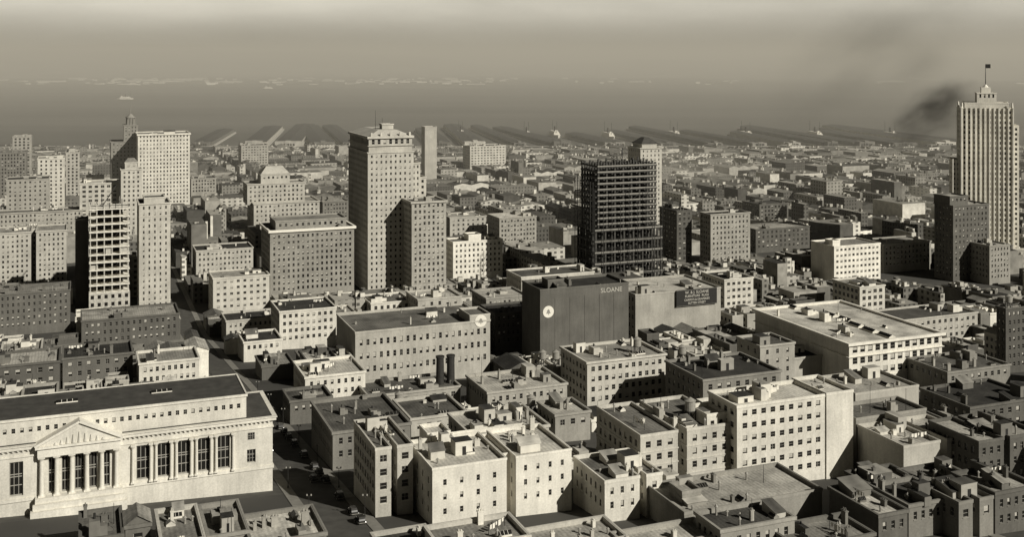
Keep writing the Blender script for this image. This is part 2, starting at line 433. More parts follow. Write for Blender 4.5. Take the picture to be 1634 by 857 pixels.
b.tier(b.W*.76, b.W, -.4, 15, sides='', cornice=.1, z1=b.H+.3)
b.tier(-6, 0, 5, 14, z1=b.H-3, cornice=.1, sides='F')
b.clutter(8, y0=2, pent=4)
b.done(AB, 'tall cream apartment block with wide windows and blank end wall', 'building')
b = Bld(1092, 1312, 818, 247, 18, None, 830, ROT, .26); b.tier(sides='F', cornice=.1, bay=2.8); b.clutter(11, pent=2)
b.tier(3, 8, 6, 12, z0=b.H-1, z1=b.H+2, sides='', cornice=.1); b.done('commercial_building', 'low dark-roofed commercial building with pale parapet', 'building')
simpleb('commercial_building', 'low building with dark roof and pale coping', 1150, 1268, 846, 228, 10, None, 842, .3, 8, pent=1, bay=2.4)
# stepped small buildings at the near corner
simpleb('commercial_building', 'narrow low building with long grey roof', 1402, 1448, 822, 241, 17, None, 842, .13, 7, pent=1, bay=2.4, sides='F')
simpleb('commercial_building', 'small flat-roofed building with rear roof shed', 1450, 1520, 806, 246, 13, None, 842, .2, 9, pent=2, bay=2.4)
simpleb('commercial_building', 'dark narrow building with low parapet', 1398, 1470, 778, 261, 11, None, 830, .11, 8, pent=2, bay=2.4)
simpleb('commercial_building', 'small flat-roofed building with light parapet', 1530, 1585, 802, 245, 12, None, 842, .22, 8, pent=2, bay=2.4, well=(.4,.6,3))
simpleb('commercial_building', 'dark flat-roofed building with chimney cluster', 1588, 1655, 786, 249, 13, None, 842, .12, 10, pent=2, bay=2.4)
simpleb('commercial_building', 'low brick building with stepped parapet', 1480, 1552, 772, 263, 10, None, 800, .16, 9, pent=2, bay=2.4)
simpleb(WH, 'building with tall blank stucco wall toned grey for shade', 1366, 1478, 668, 302, 12, None, 758, .28, 5, sides='', cornice=.1)  # wall colour lowered to stand for the shade on it
simpleb(WH, 'blank-walled grey building with plain parapet', 1365, 1466, 628, 350, 20, None, 665, .42, 6, sides='', cornice=.1, pent=2)
simpleb('commercial_building', 'terraced low building with bright parapet', 1442, 1556, 712, 285, 18, None, 755, .45, 9, cornice=.15, bay=2.6, sides='', pent=3, well=(.5,.6,6))
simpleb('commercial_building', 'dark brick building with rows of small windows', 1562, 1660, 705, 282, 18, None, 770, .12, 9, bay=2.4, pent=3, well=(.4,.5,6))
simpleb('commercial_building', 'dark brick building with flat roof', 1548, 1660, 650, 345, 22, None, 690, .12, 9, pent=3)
simpleb('commercial_building', 'grey low building with light cornice', 1512, 1612, 594, 420, 22, None, 620, .22, 9, pent=3)
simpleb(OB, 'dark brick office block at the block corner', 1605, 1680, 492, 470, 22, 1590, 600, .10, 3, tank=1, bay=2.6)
b = Bld(1355, 1503, 548, 430, 60, 1205, 616, ROT, .70)
b.tier(sh=4.4, bay=3.6, wf=.62, hf=.56, cornice=1.1, ch=1.0, belts=(4.2, b.H-5.4), sides='F', top=1.7)
b.ring(0, b.W, 0, b.L, b.H-5.6, b.H-5.42, .7)
for i in range(7): b.props.append(('skylight', SKYL, (b.W*.5+rng.uniform(-4,4), 6+i*9.5, b.H-.9), (2.2,1.6,1.3), 1.57))
b.clutter(10, pent=3); b.done(OB, 'large white ornate block with long grey roof and skylights', 'building')
simpleb(WH, 'low pale shed beside the white block', 1262, 1340, 572, 440, 20, None, 610, .4, 6, pent=2, sides='')
simpleb(WH, 'boxy grey building with shaded side wall', 1213, 1268, 552, 418, 17, 1176, 606, .36, 3, bay=5, wf=.25)
simpleb('commercial_building', 'long brick building with broad grey roof', 1122, 1246, 606, 362, 26, 1062, 640, .22, 10, pent=3)
simpleb(OB, 'pale office block with rows of windows and dark roof', 937, 1062, 578, 390, 25, 895, 652, .5, 10, sh=3.6, bay=2.8, wf=.5, cornice=.5, tank=1, pent=3)
b = Bld(567, 782, 530, 440, 34, None, 612, ROT, .42)
b.tier(sh=5.4, bay=2.85, wf=.42, hf=.46, cornice=.2, sides='F', top=3.4)
b.tier(b.W-9, b.W, 0, 14, z0=b.H-1, z1=b.H+2.6, sides='', cornice=.1)
b.clutter(9, pent=2); b.done(WH, 'long grey loft building with round emblem on parapet', 'building'); LOFT = b
b = Bld(862, 1003, 462, 500, 22, None, 568, ROT, .13)
b.tier(sides='', cornice=.15, drop=1.2); b.tier(6, 14, 5, 12, z0=b.H-2, z1=b.H+3, sides='', cornice=.1)
b.clutter(5, pent=2)
for i in range(1,6):
    u = b.W*i/6; b.trim.box(u-.18, u+.18, -.16, -.003, b.low, b.H-4.5)
b.done(WH, 'tall dark brick warehouse with blank wall and round emblem', 'building'); DARK = b
b = Bld(1014, 1150, 470, 520, 34, None, 525, ROT, .36); b.tier(sides='L', cornice=.2, sh=4.2); b.clutter(9, pent=4)
b.done(OB, 'grey plastered store building carrying a lettered signboard', 'building'); STORE = b
simpleb(OB, 'shaded brick block with small windows', 776, 842, 476, 560, 22, None, 500, .3, 3, bay=2.6)
simpleb(OB, 'narrow brick block toned dark for shade beside the warehouse', 790, 856, 500, 530, 20, None, 570, .1, 3, bay=2.6)  # near-black tone carries the shade between the blocks
simpleb(OB, 'pale corner block with arched windows and bright roof', 487, 583, 602, 385, 22, None, 650, .64, 8, sh=3.4, bay=2.3, wf=.42, pent=3)
simpleb('commercial_building', 'dark brick building crowding the street corner', 463, 530, 640, 366, 14, None, 668, .14, 6, pent=2, bay=2.3)
simpleb(OB, 'pale four-storey office block', 446, 536, 497, 540, 26, None, 560, .6, 6, wf=.5, bay=2.8)
simpleb(OB, 'white low office block with paired windows', 389, 450, 546, 500, 20, None, 600, .64, 5, wf=.5, bay=2.6)
simpleb(OB, 'grey low block with light parapet beside the street', 361, 446, 512, 565, 20, None, 538, .45, 6, bay=2.6)
simpleb('commercial_building', 'dark brick block lining the narrow street', 418, 470, 585, 452, 18, None, 640, .13, 6, bay=2.5, pent=2)
simpleb('commercial_building', 'white two-storey building with dark roof', 222, 318, 580, 410, 18, None, 606, .6, 4, bay=2.2, wf=.5)
simpleb('commercial_building', 'dark brick hall with long roof', 130, 286, 512, 520, 24, None, 552, .12, 8, pent=2, sides='FR', bay=2.6)
simpleb('commercial_building', 'dark brick building with chimneys', -30, 112, 472, 590, 24, None, 545, .14, 9, pent=3, bay=2.6)
simpleb('commercial_building', 'low dark building behind the bank', -40, 95, 588, 385, 20, None, 605, .11, 8)
simpleb('commercial_building', 'low dark brick building with chimney row', 100, 212, 572, 420, 20, None, 605, .14, 9)
simpleb('commercial_building', 'flat-roofed building with broad light grey roof', 531, 655, 690, 306, 30, None, 740, .2, 7, pent=2, bay=2.6)
simpleb('commercial_building', 'flat dark-roofed building with thin parapet', 656, 745, 668, 335, 20, None, 690, .42, 5)
simpleb(OB, 'brick building with dark roof and pale penthouse', 778, 905, 626, 375, 22, None, 645, .36, 10, pent=4, bay=2.6)
simpleb(OB, 'brick building with painted side wall', 886, 942, 662, 340, 14, None, 690, .3, 3)
simpleb('commercial_building', 'low building with cluttered rooftop', 752, 876, 694, 302, 20, None, 715, .45, 14, pent=5)
simpleb('commercial_building', 'low sheds with grey roof and smokestacks', 588, 735, 632, 380, 18, None, 640, .34, 12, pent=4, stacks=(.84,.96))
simpleb('row_house', 'low dark roofed building in front of the bank', 128, 196, 862, 224, 15, None, None, .12, 6, pent=1, bay=2.4, sides='')
simpleb('row_house', 'small dark gabled house in front of the bank', 200, 240, 840, 230, 7, None, None, .16, 0, gab=1.8)
simpleb('row_house', 'low grey roofed building in front of the bank', 258, 326, 868, 222, 18, None, None, .45, 6, pent=1, sides='')
simpleb('row_house', 'low dark building with pale roof sheds', 332, 396, 856, 226, 17, None, None, .25, 6, pent=2, sides='')
simpleb('row_house', 'low building with dark roof at the street corner', 402, 520, 868, 224, 15, None, None, .2, 9, pent=1)
simpleb('row_house', 'low pale building below the apartments', 612, 700, 882, 226, 10, None, None, .4, 4, pent=0)
simpleb('row_house', 'light-roofed building with vents below the apartments', 706, 845, 878, 220, 12, None, None, .5, 7, pent=0)
simpleb('row_house', 'flat-roofed pale building with skylights', 852, 1000, 882, 222, 11, None, None, .45, 7, pent=0)
simpleb('row_house', 'flat grey building with chimneys', 1008, 1142, 878, 224, 9, None, None, .34, 6, pent=0)
simpleb('row_house', 'low dark brick house with roof clutter', 1275, 1395, 874, 226, 11, None, None, .14, 7, pent=1)
# mid-left
b = Bld(222, 272, 325, 650, 25, None, 500, ROT, .48)
b.tier(sh=3.6, bay=3.4, wf=.3, hf=.5, cornice=.5, belts=(6, b.H-8), sides='FLR'); b.tier(3,b.W-3,4,20,z0=b.H-1,z1=b.H+3,sides='',cornice=.2)
b.clutter(2, pent=0); b.done('office_tower', 'slender pale office tower with punched windows', 'tower')
b = Bld(0, 106, 372, 720, 40, None, 452, ROT, .45)
hw = b.W*.46
b.tier(-12, hw, 0, 30, bay=2.8, sh=3.3, cornice=.5, sides='FR'); b.tier(b.W-hw, b.W, 0, 30, bay=2.8, sh=3.3, cornice=.5, sides='FLR'); b.tier(hw, b.W-hw, 14, 30, cornice=0, sides='F')
b.clutter(4, pent=2); b.done('hotel_building', 'twin-winged grey hotel with dense rows of windows', 'building')
simpleb('hotel_building', 'broad grey hotel slab with top cornice', -30, 132, 342, 820, 20, None, 370, .36, 5, cornice=.6, bay=2.9)
b = Bld(220, 303, 214, 1100, 40, None, 325, ROT, .68)
b.tier(sh=3.9, bay=3.3, wf=.42, cornice=.9, ch=1.5, sides='FLR', belts=(b.H-11,)); b.clutter(2, pent=2, big=2); b.done('office_tower', 'broad white office tower with dense window grid', 'tower')
b = Bld(177, 221, 226, 1130, 30, None, 290, ROT, .26)
b.tier(sh=3.9, bay=3.6, sides='FL', cornice=.6)
cx, cy = b.W*.72, 8; z = b.H-1
b.tier(cx-7, cx+7, cy-7, cy+7, z0=z, z1=z+18, sides='FLR', cornice=.6); z += 18
a = Acc([TRIM], b.W/2, b.L/2)
for i in range(8):
    an = i*math.pi/4; a.cyl(cx+4*math.cos(an), cy+4*math.sin(an), z-.5, z+7, .6, .5, 8)
a.cyl(cx, cy, z+7, z+8, 5.2, 5.2, 16); a.cyl(cx, cy, z+8, z+11, 4, 1.2, 16); a.cyl(cx, cy, z+11, z+20, .35, .1, 8); a.cyl(cx, cy, z-.9, z+.2, 5.4, 5.4, 16)
b.extra.append(('cupola', a)); b.done('office_tower', 'grey tower topped by colonnaded lantern cupola', 'tower')
b = Bld(193, 226, 270, 850, 14, None, 312, ROT, .5); b.tier(sides='FLR', cornice=.5); b.tier(3,b.W-3,3,11,z0=b.H-1,z1=b.H+5,sides='F',cornice=.3)
b.roof.hip(2.6,b.W-2.6,2.6,11.4,b.H+5.1,b.H+8,2.5); b.done('office_tower', 'small pale tower with pyramid cap', 'tower')
for (nm, lb, xl, xr, yt, d, yb, col) in (
    (OB,'white narrow office block',60,103,253,1000,290,.6),(OB,'pale slim office block',105,127,243,1150,272,.45),
    (OB,'grey block under a low dome',20,50,218,1300,238,.35),(OB,'dark broad office block',-20,42,244,1120,280,.2),
    (OB,'pale office block with cornice',127,190,293,850,330,.5),(OB,'grey stone office block',10,78,287,900,325,.35),
    (OB,'dark brick office block',515,556,322,950,350,.2),(OB,'white distant office block',750,807,233,1500,252,.6),
    (OB,'grey block with arched windows',718,776,347,880,375,.42),(OB,'brick office block with dark cornice',797,856,348,850,388,.34),
    (OB,'low building with bright flat parapet',832,948,442,640,462,.58),
    (OB,'dark narrow office block',1080,1104,336,800,420,.11),(OB,'dark warehouse with big windows',1206,1292,366,850,402,.12),
    (OB,'dark distant brick block',1212,1258,326,1000,350,.13),(OB,'pale stone block with rooftop sheds',1156,1202,446,600,490,.58),
    (OB,'long stone block with arched windows',1410,1486,390,770,450,.3),(OB,'grey brick block beside the dark tower',1579,1612,392,730,462,.3),
    (OB,'white low block with flat roof',592,656,484,610,500,.6),(OB,'grey low block with sheds',667,736,478,600,505,.42),
    (OB,'small pale block with rooftop hut',1372,1412,458,600,500,.58),(WH,'long low grey-roofed warehouse',1428,1560,512,540,540,.42),
    (OB,'grey block with light courses',313,404,400,740,440,.45),(OB,'pale corner block beside the street',340,430,444,640,500,.54),
    (OB,'distant square grey office block',385,428,232,1500,255,.4),(OB,'distant grey block with flat roof',305,345,285,1200,312,.35)):
    b = Bld(xl, xr, yt, d, min(30, 16+d*.012), None, yb, ROT, col)
    b.tier(sides='FL' if xl > 200 else 'FR', rec=.2, bay=rng.uniform(2.6,4.6), wf=rng.uniform(.3,.6), hf=rng.uniform(.4,.6)); b.clutter(4, pent=2, big=1.3)
    b.done(nm, lb, 'building', parts=d < 900)
b = Bld(431, 565, 368, 660, 34, 417, 470, ROT, .28)
b.tier(sh=3.5, bay=2.9, wf=.42, hf=.52, cornice=0, belts=(7, b.H-7), base=8, top=3.2)
a = Acc([WHITE, GLASS], b.W/2, b.L/2)
b.ring(0, b.W, 0, b.L, b.H-1.4, b.H+.06, 1.1, acc=a)
a.box(-.3, b.W+.3, -.5, -.01, b.low, 6.4, 0)
for i in range(10):
    u = b.W*(i+.5)/10; a.poly([(u-1.3,-.52,1),(u+1.3,-.52,1),(u+1.3,-.52,5),(u-1.3,-.52,5)], 1)
b.extra.append(('stone_trim', a))
b.tier(4, b.W-4, 4, 26, z0=b.H-1, z1=b.H+5, sides='F', cornice=.3)
b.clutter(5, pent=2); b.done('hotel_building', 'brick hotel with white ground floor and pale cornice', 'building')
b = Bld(405, 510, 325, 880, 36, None, 352, ROT, .45)
b.tier(cornice=.6); b.tier(-4,b.W*.8,8,32,z0=b.H-2,z1=b.H+15,cornice=.5); b.tier(b.W*.14,b.W*.58,12,28,z0=b.H+13,z1=b.H+22,cornice=.4)
b.roof.hip(b.W*.14,b.W*.58,12,28,b.H+22.2,b.H+28,5, mat=1); b.done('office_building', 'stepped stone office block with hipped top', 'building')
b = Bld(587, 660, 218, 700, 50, 556, 400, ROT, .46)
k = dict(sh=3.8, bay=3.3, wf=.36, hf=.46, sides='FL')
b.tier(0, b.W, 0, b.L, z1=b.H-10, cornice=.5, **k); b.tier(.8, b.W-.8, .8, b.L-.8, z0=b.H-11, z1=b.H, cornice=1.1, ch=1.4, drop=0, sh=5.5, bay=3.7, wf=.5, hf=.6, sides='FL')
b.ring(0, b.W, 0, b.L, b.H-6.2, b.H-5.8, .1)
b.roof.hip(1, b.W-1, 1, b.L-1, b.H+.08, b.H+3.6, 8, mat=1)
b.tier(b.W*.45, b.W*.7, b.L*.3, b.L*.42, z0=b.H+3, z1=b.H+7, sides='F', cornice=.4, sh=3, bay=2, top=1)
for i in range(5): b.trim.box(2+i*(b.W-5)/4, 3.2+i*(b.W-5)/4, .3, 1.4, b.H+.1, b.H+2.4)
b.tier(b.W, b.W+6, 5, 26, z1=b.H-18, cornice=.4, **k); b.tier(b.W+6, b.W+11, 8, 26, z1=b.H-28, cornice=.4, **k)
a = Acc([STEEL], b.W/2, b.L/2); a.cyl(b.W*.3, b.L*.3, b.H+3, b.H+16, .16, .08, 6)
b.extra.append(('flagpole', a))
b.done('office_tower', 'tall stone office tower with hipped roof and bare pole', 'tower')
b = Bld(657, 712, 322, 690, 24, 641, 462, ROT, .38)
b.tier(sh=3.7, bay=3.1, wf=.45, hf=.55, cornice=.8, ch=1.2, belts=(b.H-9, 9), sides='FL'); b.clutter(3, pent=2); b.done('office_tower', 'slim brown office tower with projecting cornice', 'tower')
b = Bld(723, 802, 386, 740, 22, 711, 445, ROT, .74); b.tier(sh=3.6, bay=3.0, cornice=.2); b.tier(b.W*.35,b.W*.6,4,14,z0=b.H-1,z1=b.H+3.5,sides='',cornice=.1); b.clutter(4, pent=1); b.done('office_building', 'bright white office block with square windows', 'building')
b = Bld(678, 697, 202, 1300, 14, None, 245, ROT, .45); b.tier(sides='', cornice=.3); b.done('office_tower', 'slender blank pale shaft tower', 'tower', parts=False)
b = Bld(1022, 1056, 236, 900, 22, None, 270, ROT, .5); b.tier(sides='FL', cornice=.9, wf=.3); b.tier(3,b.W-3,3,19,z0=b.H-1,z1=b.H+3,sides='',cornice=.3)
b.roof.hip(2,b.W-2,2,20,b.H+3.1,b.H+8,6, mat=2); b.done('office_tower', 'pale slab tower with small dark cap', 'tower')
b = Bld(1134, 1197, 342, 790, 26, 1117, 418, ROT, .34); b.tier(sh=3.7, bay=3.2, cornice=.5); b.clutter(3); b.done('office_building', 'grey brick office block with shaded flank', 'building')
b = Bld(1331, 1405, 393, 720, 24, 1294, 448, ROT, .76); b.tier(sh=3.8, bay=3.4, wf=.55, hf=.4, cornice=.2, sides='F'); b.tier(2,8,4,12,z0=b.H-1,z1=b.H+3,sides='',cornice=.1); b.clutter(3); b.done('office_building', 'white modern loft block with bands of windows', 'building')
b = Bld(1521, 1578, 328, 740, 24, 1491, 455, ROT, .13); b.tier(sh=3.7, bay=3.4, wf=.35, cornice=.4); b.tier(0,b.W*.5,3,18,z0=b.H-1,z1=b.H+6,sides='F',cornice=.3); b.clutter(3, pent=1); b.done('office_tower', 'dark brick office tower with raised penthouse', 'tower')

# ---- buildings under construction
b = Bld(143, 206, 335, 640, 22, None, 500, ROT, .4)
e = obj('building_frame', None, None, (b.ctr.x, b.ctr.y, b.g), b.rot, label='unfinished tower with open concrete floors and clad base', cat='building under construction')
fl = 14; sh = b.H/fl
a = Acc([WHITE, GREYP]); a.box(-b.W/2-.3, b.W/2+.3, -b.L/2-.3, b.L/2+.3, -.35, .15); sm = a.mesh('floor_slab')
for i in range(1, fl+1): obj('floor_slab', sm, e, (rng.uniform(-.1,.1), 0, i*sh))
a = Acc([CONC]); a.box(-.3,.3,-.3,.3,b.low,b.H); cm = a.mesh('concrete_column')
for i in range(6):
    for y in (-b.L/2+.5, 0, b.L/2-.4):
        obj('concrete_column', cm, e, (-b.W/2+.4+(b.W-.8)*(i/5)**1.1, y, 0), scale=(1,1,rng.uniform(.97,1.05)))
a = Acc([BLACK]); a.box(-b.W*.3, b.W*.35, -b.L*.05, b.L*.35, b.low, b.H-.5); obj('shade_core', a.mesh('shade_core'), e)  # added black core, makes the gaps between floors read as shade
a = Acc([CONC, STEEL])
for i in range(3, fl-1):
    for j in range(5):
        x = -b.W/2+.8+(b.W-1.6)*j/5; r = rng.random()
        if r < .06: a.box(x, x+(b.W-1.6)/5-.3, -b.L/2+1.0, -b.L/2+1.2, i*sh+.21, i*sh+sh*rng.uniform(.3,.9), 0)
        elif r < .25: a.beam((x, -b.L/2+.2, i*sh+.3), (x+3, -b.L/2+.2, i*sh+sh-.5), .16, 1)
obj('infill_panel', a.mesh('infill_panel'), e)
a = Acc([CONC, GLASS])
x0, x1, y0 = -b.W/2-.4, b.W/2+.4, -b.L/2-.9
a.box(x0, x1, y0, y0+.25, b.low, sh*3, 0)
for i in range(6):
    for j in range(3):
        u = x0+(x1-x0)*(i+.5)/6; a.poly([(u-.9,y0-.01,sh*j+1.2),(u+.9,y0-.01,sh*j+1.2),(u+.9,y0-.01,sh*j+3.4),(u-.9,y0-.01,sh*j+3.4)], 1)
obj('wall', a.mesh('wall'), e, label='finished pale lower wall')
a = Acc([STEEL])
for i in range(7):
    x = -b.W/2+.5+(b.W-1)*i/6; a.box(x-.2,x+.2,-b.L/2+.3,-b.L/2+.7,b.H+.21,b.H+rng.uniform(2,6))
a.beam((-b.W/2,-b.L/2+.5,b.H+2),(b.W/2,-b.L/2+.5,b.H+2),.4); a.beam((-4,0,b.H),(4,4,b.H+12),.4); a.beam((-4,0,b.H),(-4,0,b.H+8),.4)
obj('derrick', a.mesh('derrick'), e)
simpleb(OB, 'block toned dark as the shaded side of unfinished tower', 120, 141, 352, 655, 20, None, 500, .1, 1, sides='', cornice=.1)  # added block, coloured dark for the shaded left side of the tower

b = Bld(950, 1056, 368, 690, 36, 921, 430, ROT, .2)
e = obj('steel_frame_tower', None, None, (b.ctr.x, b.ctr.y, b.g), b.rot, label='skyscraper steel frame rising with open floors and scaffolding', cat='building under construction')
fullH = EYE-(266-HZ)/F*690-b.g
def floorframe(W, L, nx, ny, plate=0):
    a = Acc([GREYP, RUST])
    a.box(-W/2-.3,W/2+.3,-L/2-.3,-L/2+.2,-.3,.42,0); a.box(-W/2-.3,W/2+.3,L/2-.2,L/2+.3,-.34,.34,1)
    a.box(-W/2-.3,W/2+.3,-L/2-.26,-L/2+.2,-1.0,-.31,1)
    a.box(-W/2-.3,-W/2+.2,-L/2+.21,L/2-.21,-.8,.4,1); a.box(W/2-.2,W/2+.3,-L/2+.21,L/2-.21,-.34,.34,0)  # left edge dark, right edge pale: shaded and lit sides put into colour
    for i in range(1,nx-1): x = -W/2+W*i/(nx-1); a.box(x-.25,x+.25,-L/2+.2,L/2-.2,-.5,.15,1)
    for j in range(1,ny-1): y = -L/2+L*j/(ny-1); a.box(-W/2+.2,W/2-.2,y-.25,y+.25,-1.2,-.51,1)
    if plate: a.box(-W/2+.6, W/2-.6, -L*plate, L*.46, .16, .3, 1)
    return a.mesh('floor_frame')
def cols(W, L, nx, ny, z0, z1, th, ox=0, jit=0):
    a = Acc([RUST]); a.box(-th,th,-th,th,z0,z1); cm = a.mesh('steel_column')
    for i in range(nx):
        for j in range(ny):
            obj('steel_column', cm, e, (ox-W/2+th+(W-2*th)*i/(nx-1), -L/2+th+(L-2*th)*j/(ny-1), 0), scale=(1,1,1+rng.uniform(0,jit)))
n1 = 6; s1 = b.H/n1; fa = [floorframe(b.W, b.L, 8, 7, q) for q in (.45, .42)]
for i in range(1, n1+1): obj('floor_frame', fa[i % 2], e, (0, 0, i*s1))
cols(b.W, b.L, 8, 7, b.low, b.H, .55)
W2, L2 = b.W*.88, b.L*.92; fl = 11; s2 = (fullH-b.H)/fl; fa = [floorframe(W2, L2, 8, 7, q) for q in (.45, .36, .42, .3)]; f0 = floorframe(W2, L2, 8, 7, 0)
for i in range(1, fl+1): obj('floor_frame', fa[i % 4] if i < 11 else f0, e, (-.5, 0, b.H+i*s2))
cols(W2, L2, 8, 7, b.H, fullH+.5, .52, -.5, .03)
a = Acc([BLACK]); a.box(-W2*.3, W2*.3, -L2*.1, L2*.3, b.low, fullH-5); obj('shade_core', a.mesh('shade_core'), e)  # added black core, paints the dark of the open floors
a = Acc([STEEL])
for i in range(7):
    for j in range(16):
        if rng.random() < .16:
            x = -W2/2+W2*i/7; z = 5+j*4.3; a.beam((x,-L2/2-.2,z),(x+W2/7,-L2/2-.2,z+4.3),.28)
for i in range(9):
    x = -b.W/2-1.2+(b.W+1)*i/8
    a.box(x-.12,x+.12,-b.L/2-1.6,-b.L/2-1.4,0,fullH-14-10*(i%2))
for j in range(8):
    z = 4+j*5.4; a.box(-b.W/2-1.3,b.W/2+.2,-b.L/2-1.65,-b.L/2-1.5,z,z+.16)
for j in range(8):
    y = -b.L/2+(b.L)*j/7; a.box(-b.W/2-1.75,-b.W/2-1.45,y-.14,y+.14,0,fullH-6-rng.uniform(0,6))
for j in range(15): a.box(-b.W/2-1.8,-b.W/2-1.4,-b.L/2,b.L/2,5+j*4.4,5.2+j*4.4)
obj('scaffolding', a.mesh('scaffolding'), e)
a = Acc([STEEL]); x = W2*.05; z = fullH; a.beam((x,0,z),(x,0,z+10),.5); a.beam((x,0,z+1),(x-12,-5,z+7),.35); a.beam((x,0,z+10),(x-12,-5,z+7),.12)
a.beam((x,0,z+10),(x+10,4,z),.12)
obj('derrick', a.mesh('derrick'), e)

# ---- setback skyscraper with vertical piers
PR = math.radians(-16)
b = Bld(1533, 1618, 172, 800, 26, None, 375, PR, .74)
def fins(b, x0, x1, y, z0, z1, n, over=1.5):
    for i in range(n+1):
        x = x0+(x1-x0)*i/n; b.trim.box(x-.42, x+.42, y-.7, y-.004, z0, z1+(over if i % 2 == 0 else over*.4))
W = b.W
b.tier(0, W, 0, 26, sh=3.7, bay=W/11, wf=.44, hf=.55, sides='FL', cornice=0); fins(b, .5, W-.5, 0, 0, b.H, 11, 1.2)
zs = EYE-(256-HZ)/F*800-b.g
b.tier(-5.5, 0, 2, 24, z1=zs, sides='FL', cornice=0, bay=2.6); fins(b, -5, -1, 2, 0, zs, 2, 1)
b.tier(W, W+4, 4, 24, z1=zs+26, sides='F', cornice=0, bay=2.6)
zl = EYE-(360-HZ)/F*800-b.g
b.tier(-9, W+9, -6, -.7, z1=zl*.5, sides='F', cornice=.2)
b.tier(3, W-3, 3, 22, z0=b.H-1, z1=b.H+4, sides='', cornice=.15)
b.tier(W*.33, W*.7, 6, 18, z0=b.H+3, z1=b.H+11, sides='F', cornice=.2, sh=5, bay=3, top=1)
a = Acc([TRIM, STEEL], W/2, 13)
for sx in (1, W-1):
    for sy in (1, 25): a.cyl(sx, sy, b.H-.9, b.H+4, .9, .5, 8)
a.box(W*.42, W*.6, 9, 14, b.H+10.1, b.H+15); a.cyl(W*.51, 11.5, b.H+15, b.H+17, 2.2, .6, 10); a.cyl(W*.51, 11.5, b.H+17, b.H+32, .3, .15, 8, 1)
a.box(W*.51, W*.51+3.4, 11.45, 11.55, b.H+29, b.H+32, 1)
b.extra.append(('crown', a))
b.done('skyscraper', 'white setback skyscraper with vertical piers and flagpole', 'skyscraper')

# ---- neoclassical bank
b = Bld(-90, 435, 640, 257.5, 22, None, 842, ROT, .62)
c_, s_ = math.cos(ROT), math.sin(ROT)
def along(px):
    t = (px-817)/F; X0 = b.P.x; return (t*257.5-X0)/(c_-s_*t)
gz = b.g; zz = lambda z: z-gz
b.low -= 3
zst, zct, zcor, zat = zz(44.6), zz(54.2), zz(57.2), zz(63.2)
W, L = b.W, b.L
sP0, sP1 = along(60), along(192); sB0, sB1 = along(212), along(372)
def front(y, x0, x1, z0, z1, holes):
    q = b.wall.poly
    holes = sorted(holes); uc = x0
    for (u0, u1, za, zb) in holes:
        q([(uc,y,z0),(u0,y,z0),(u0,y,z1),(uc,y,z1)])
        q([(u0,y,z0),(u1,y,z0),(u1,y,za),(u0,y,za)]); q([(u0,y,zb),(u1,y,zb),(u1,y,z1),(u0,y,z1)])
        r = .6
        q([(u0,y,za),(u1,y,za),(u1,y+r,za),(u0,y+r,za)]); q([(u0,y+r,zb),(u1,y+r,zb),(u1,y,zb),(u0,y,zb)])
        q([(u0,y,za),(u0,y+r,za),(u0,y+r,zb),(u0,y,zb)]); q([(u1,y+r,za),(u1,y,za),(u1,y,zb),(u1,y+r,zb)])
        uc = u1; tall.append(((u0+u1)/2, y+r, za, u1-u0, zb-za))
    q([(uc,y,z0),(x1,y,z0),(x1,y,z1),(uc,y,z1)])
tall = []
holes = []
for px0, px1 in ((-70,-50),(-25,-5),(15,37)): holes.append((along(px0), along(px1), zst+.6, zct-.8))
nP = 5
for i in range(nP):
    u = sP0+2+(sP1-sP0-4)*(i+.5)/nP; holes.append((u-1.05, u+1.05, zst+.2, zct-.6))
for i in range(5):
    u = sB0+(sB1-sB0)*(i+.5)/5; holes.append((u-1.6, u+1.6, zst+.6, zct-.5))
u = along(401); holes.append((u-1.1, u+1.1, zst+1.2, zst+4.6)); holes2 = (u-.9, u+.9, zct-2.4, zct-.6)
front(0, 0, W, b.low, zcor, holes)
tall.append(((holes2[0]+holes2[1])/2, -.02, holes2[2], 1.8, 1.8))
b.wall.poly([(0,L,b.low),(0,0,b.low),(0,0,zcor),(0,L,zcor)]); b.wall.poly([(W,0,b.low),(W,L,b.low),(W,L,zcor),(W,0,zcor)]); b.wall.poly([(W,L,b.low),(0,L,b.low),(0,L,zcor),(W,L,zcor)])
b.ring(0, W, 0, L, zct+.2, zct+.6, .25); b.ring(0, W, 0, L, zcor-.9, zcor-.1, .8); b.ring(0, W, 0, L, zcor-.1, zcor+.12, 1.05); b.ring(0, W, 0, L, zst-.8, zst, .3)
for k_ in range(int(W/1.1)): b.trim.box(.3+k_*1.1, .75+k_*1.1, -.55, -.255, zcor-1.3, zcor-.905)
b.roof.poly([(0,0,zcor+.02),(W,0,zcor+.02),(W,L,zcor+.02),(0,L,zcor+.02)], 2)
b.facade(1.5, 1.4, 1, 0, W*.895, zcor, zat, 99, 1.9, .45, .0125, zcor+1, 2.2, .3)
b.wall.poly([(1.5,L-1,zcor),(1.5,1.4,zcor),(1.5,1.4,zat),(1.5,L-1,zat)]); xa = 1.5+W*.895
b.wall.poly([(xa,1.4,zcor),(xa,L-1,zcor),(xa,L-1,zat),(xa,1.4,zat)]); b.wall.poly([(xa,L-1,zcor),(1.5,L-1,zcor),(1.5,L-1,zat),(xa,L-1,zat)])
b.ring(1.5, xa, 1.4, L-1, zat-.5, zat+.1, .3)
b.roof.poly([(1.6,1.5,zat-.1),(xa-.1,1.5,zat-.1),(xa-.1,L-1.1,zat-.1),(1.6,L-1.1,zat-.1)], 2)
for i in range(2): b.props.append(('skylight', SKYL, (W*(.35+.3*i), L*.55, zat-.1), (1.6,1,.6), 0))
b.wins = [w for w in b.wins if w[1] < 2]
a = Acc([TRIM, WALL], W/2, L/2)
py = -1.7
a.box(sP0, sP1, py, -.01, zct, zcor-.9, 0)
